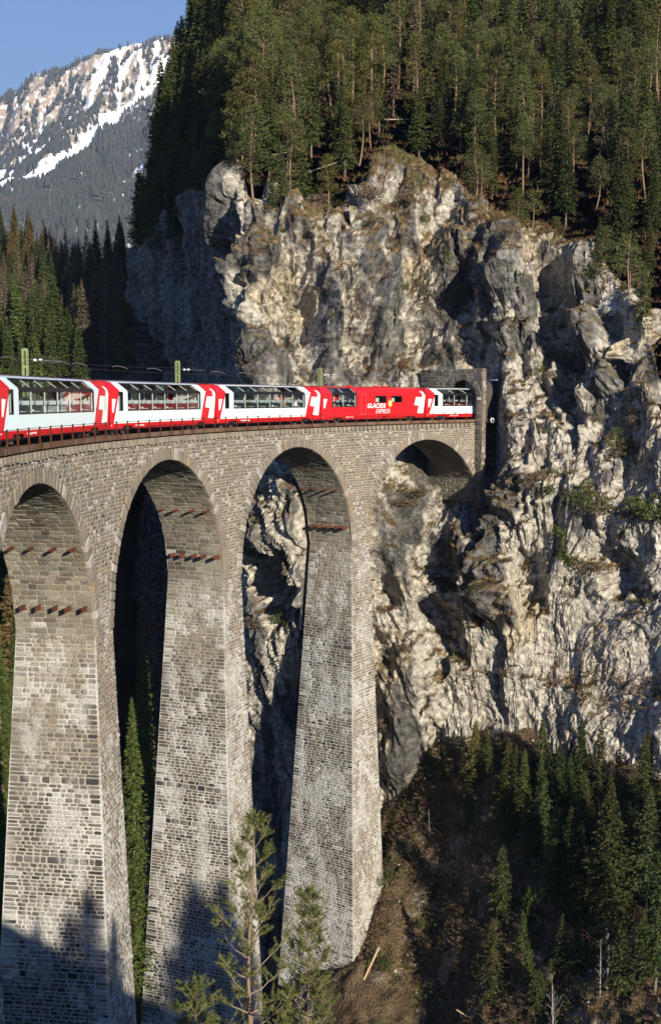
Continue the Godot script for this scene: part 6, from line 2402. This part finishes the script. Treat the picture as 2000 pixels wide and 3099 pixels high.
const CLIFF_SHRUBS := [
	[21.8,-9.4,1.1,0,"green bush on the ledge below the portal, right of the white rib"],
	[20.9,-8.5,1,1,"brown heather left of the green bush on the ledge below the portal"],
	[25.2,-10.5,1.5,0,"dark green bush on the middle ledge of the right cliff"],
	[26.5,-11.1,1.3,0,"dark green bush on the middle ledge, right of the other"],
	[26.3,-11.8,1.4,1,"brown heather under the dark green bushes of the middle ledge"],
	[30.5,-11.4,1.9,0,"broad green bush near the right edge of the cliff"],
	[31.7,-11.9,1.8,0,"green bush at the right edge of the cliff"],
	[29.5,-12.1,1.4,1,"brown heather left of the broad green bush at the right edge"],
	[23.7,-14,1,0,"low green bush beneath the middle ledge"],
	[24.3,-16.8,1.2,0,"green bush on the lower ledge of the right cliff"],
	[25.8,-17.8,1.4,1,"brown heather along the lower ledge of the right cliff"],
	[22.6,-13.7,1.1,1,"rusty brown clump on the small ledge under the thin tree"],
	[22.5,2.8,1,0,"green bush on the rock above and right of the portal"],
	[15.3,4,1.3,1,"brown heather on top of the tunnel portal"],
	[27.4,-2.4,0.9,1,"brown tuft on the pale rock at the right"],
	[29.4,-6.2,1.5,1,"dark red brown heather under the small cliff pine"],
	[21.5,-6,0.9,1,"tan grass patch on the rock right of the white rib"],
	[30.7,-2.6,0.9,1,"low brown clump at the right, above the small cliff pine"],
	[23.9,2.3,0.8,1,"brown tuft under the gully on the right cliff"],
	[8.3,12.6,1,0,"green bush on the ledge in the middle of the cliff"],
	[15,12,1.2,0,"long green bush on the ledge above the portal"],
	[13.5,11.5,1.1,1,"brown heather left of the long green bush"],
	[4.6,22.9,1.6,1,"brown heather on the brow left of the pale scar"],
	[9.7,23.4,1.6,1,"brown heather below the pale scar"],
	[11.7,21.3,1.2,0,"dark bush on the brow below the pale scar"],
	[-1.5,22.8,1.5,1,"brown heather at the left brow over the lit face"],
	[20.1,18.7,1.2,1,"rusty heather on the right brow"],
	[22.4,20.8,1.3,0,"dark green bush at the right brow"],
	[29.6,13.3,1.5,0,"green bush on the ridge at the right"],
	[29.6,14,1.3,1,"brown heather on the ridge at the right"],
	[-8.1,16.1,1.1,1,"tan grass hanging on the rock left of the lit face"],
	[9.8,-10.7,1,1,"brown turf on the ledge under the last arch"],
	[7.8,-11.4,1,1,"tan turf on the ledge left under the last arch"],
	[13.8,-9.5,1,1,"brown turf right of the last arch under the portal"],
	[-5.5,-23.5,1.4,0,"dark bush under the cave behind the third arch"],
	[-7.8,-23.7,1.3,1,"brown turf under the cave behind the third arch"],
	[24.1,-20.2,0.8,1,"small brown tuft below the lower ledge"],
	[5.9,-25.8,0.9,1,"brown tuft on the leaning rock right of the pier"],
	[7.7,-26.7,1,1,"second brown tuft on the leaning rock right of the pier"],
	[6,-35.3,1.2,1,"brown turf low on the leaning rock right of the pier"]]
const CLIFF_TREES := [
	[23.6,-17.5,4.2,0,"small conical spruce on the lower ledge of the right cliff"],
	[21.9,-13.5,6,2,"thin small pine on the ledge below the green bushes"],
	[28.8,-6.6,3.6,2,"small pine on the pale cliff at the right"],
	[29.9,-6.8,3,2,"second small pine on the pale cliff, right of the other"],
	[25.9,-10.9,3,2,"bent small pine above the dark green bushes of the middle ledge"],
	[-5.6,21.9,7,0,"dark spruce hanging on the brow above the left shaded face"],
	[-6.9,20.9,5.5,0,"smaller dark spruce on the brow left of the hanging one"],
	[-27.2,21.6,15,0,"dark spruce at the far left corner of the cliff top"],
	[-24.7,22.8,13,0,"dark spruce in the notch of the left cliff edge"],
	[-28.5,22.5,10,0,"short dark spruce on the left rim of the cliff"],
	[-22.2,25.7,12,0,"dark spruce on the upper left rim, right of the notch"],
	[13.5,15.9,3,1,"little pine in the middle of the upper cliff"],
	[32.3,7.3,6,2,"pine on the ridge at the right edge of the cliff, lowest of three"],
	[33,6.1,7,0,"spruce at the right edge of the cliff, just under the forest"],
	[32.4,11.2,7,2,"pine on the ridge between the two right hand gullies"],
	[30.3,14.7,6,0,"spruce on the ridge above the long right hand gully"],
	[23.5,19.6,5,2,"pine on the brow above the long right hand gully"],
	[18.2,23.8,5,2,"pine on the heathery brow right of the pale scar"],
	[11,23.2,4.5,2,"slim pine standing on the turf below the pale scar"],
	[2.6,23.4,6,2,"pine on the turf left of the pale scar"]]
const BANK_TREES := [
	[14.2,-8,-10.6],
	[18.4,-6,-7.6],
	[19.4,-2,-8.2],
	[18.6,-9,-10.5],
	[21.6,4,-8.4],
	[23.5,2,-9.7],
	[35.4,-4,-7],
	[33.9,-10,-11],
	[39.7,-2,-10.9],
	[36,-12,-13.9],
	[40.8,4,-8.8],
	[37.8,1,-8.5],
	[76.3,-2.3,-13.2],
	[76.2,-7.8,-16],
	[69.8,-4.3,-19.2],
	[72.7,-0.5,-20.1],
	[85.7,2.5,-9.7],
	[79.3,6.6,-11.8],
	[80.2,3.1,-14.3],
	[74.4,1.6,-15.8],
	[87,6.6,-0.4],
	[81.9,6.8,-12.7],
	[77.3,-1.9,-18.6],
	[88.6,7.8,-7.4],
	[85.4,-6.6,-6],
	[72.5,-1.1,-19.9],
	[84.3,0.1,-7.6],
	[82,1.5,-8.2],
	[79.1,3.3,-16.8],
	[85.7,8.8,-13.6],
	[89.7,6.5,-2.9],
	[81.3,1.2,-16.8],
	[89.3,6,-3.9],
	[79.5,-7.9,-10.1],
	[74.7,-7.4,-21.3],
	[81.3,-6.3,-11.6],
	[79.6,6.7,-13.9],
	[70.2,-8.2,-16.6],
	[88.6,6.9,-5.8],
	[90.2,9,-7.9],
	[84,1.8,-2.9],
	[77.6,-1.7,-6.6],
	[81.1,-8.2,-7.8],
	[91,8.3,-4.9],
	[85.6,-0.7,-9.1],
	[80.4,1.7,-13.2],
	[84.5,7.9,-10.6],
	[83.7,4,-8.7],
	[84.7,8.6,-5],
	[75.7,-8.8,-15.2],
	[74.3,-8.6,-15.8],
	[76.2,-7.9,-16.2],
	[84.2,3.2,-9.5],
	[79.5,4.3,-13.6],
	[81.4,3.2,-2.2],
	[87.6,-0.8,-6.8],
	[82.3,-2.4,-8.9],
	[81.1,1.7,-8.5],
	[78.9,0,-1.8],
	[82.9,4,0.9],
	[78.9,-4,-2.7],
	[84.1,3,-1.1]]
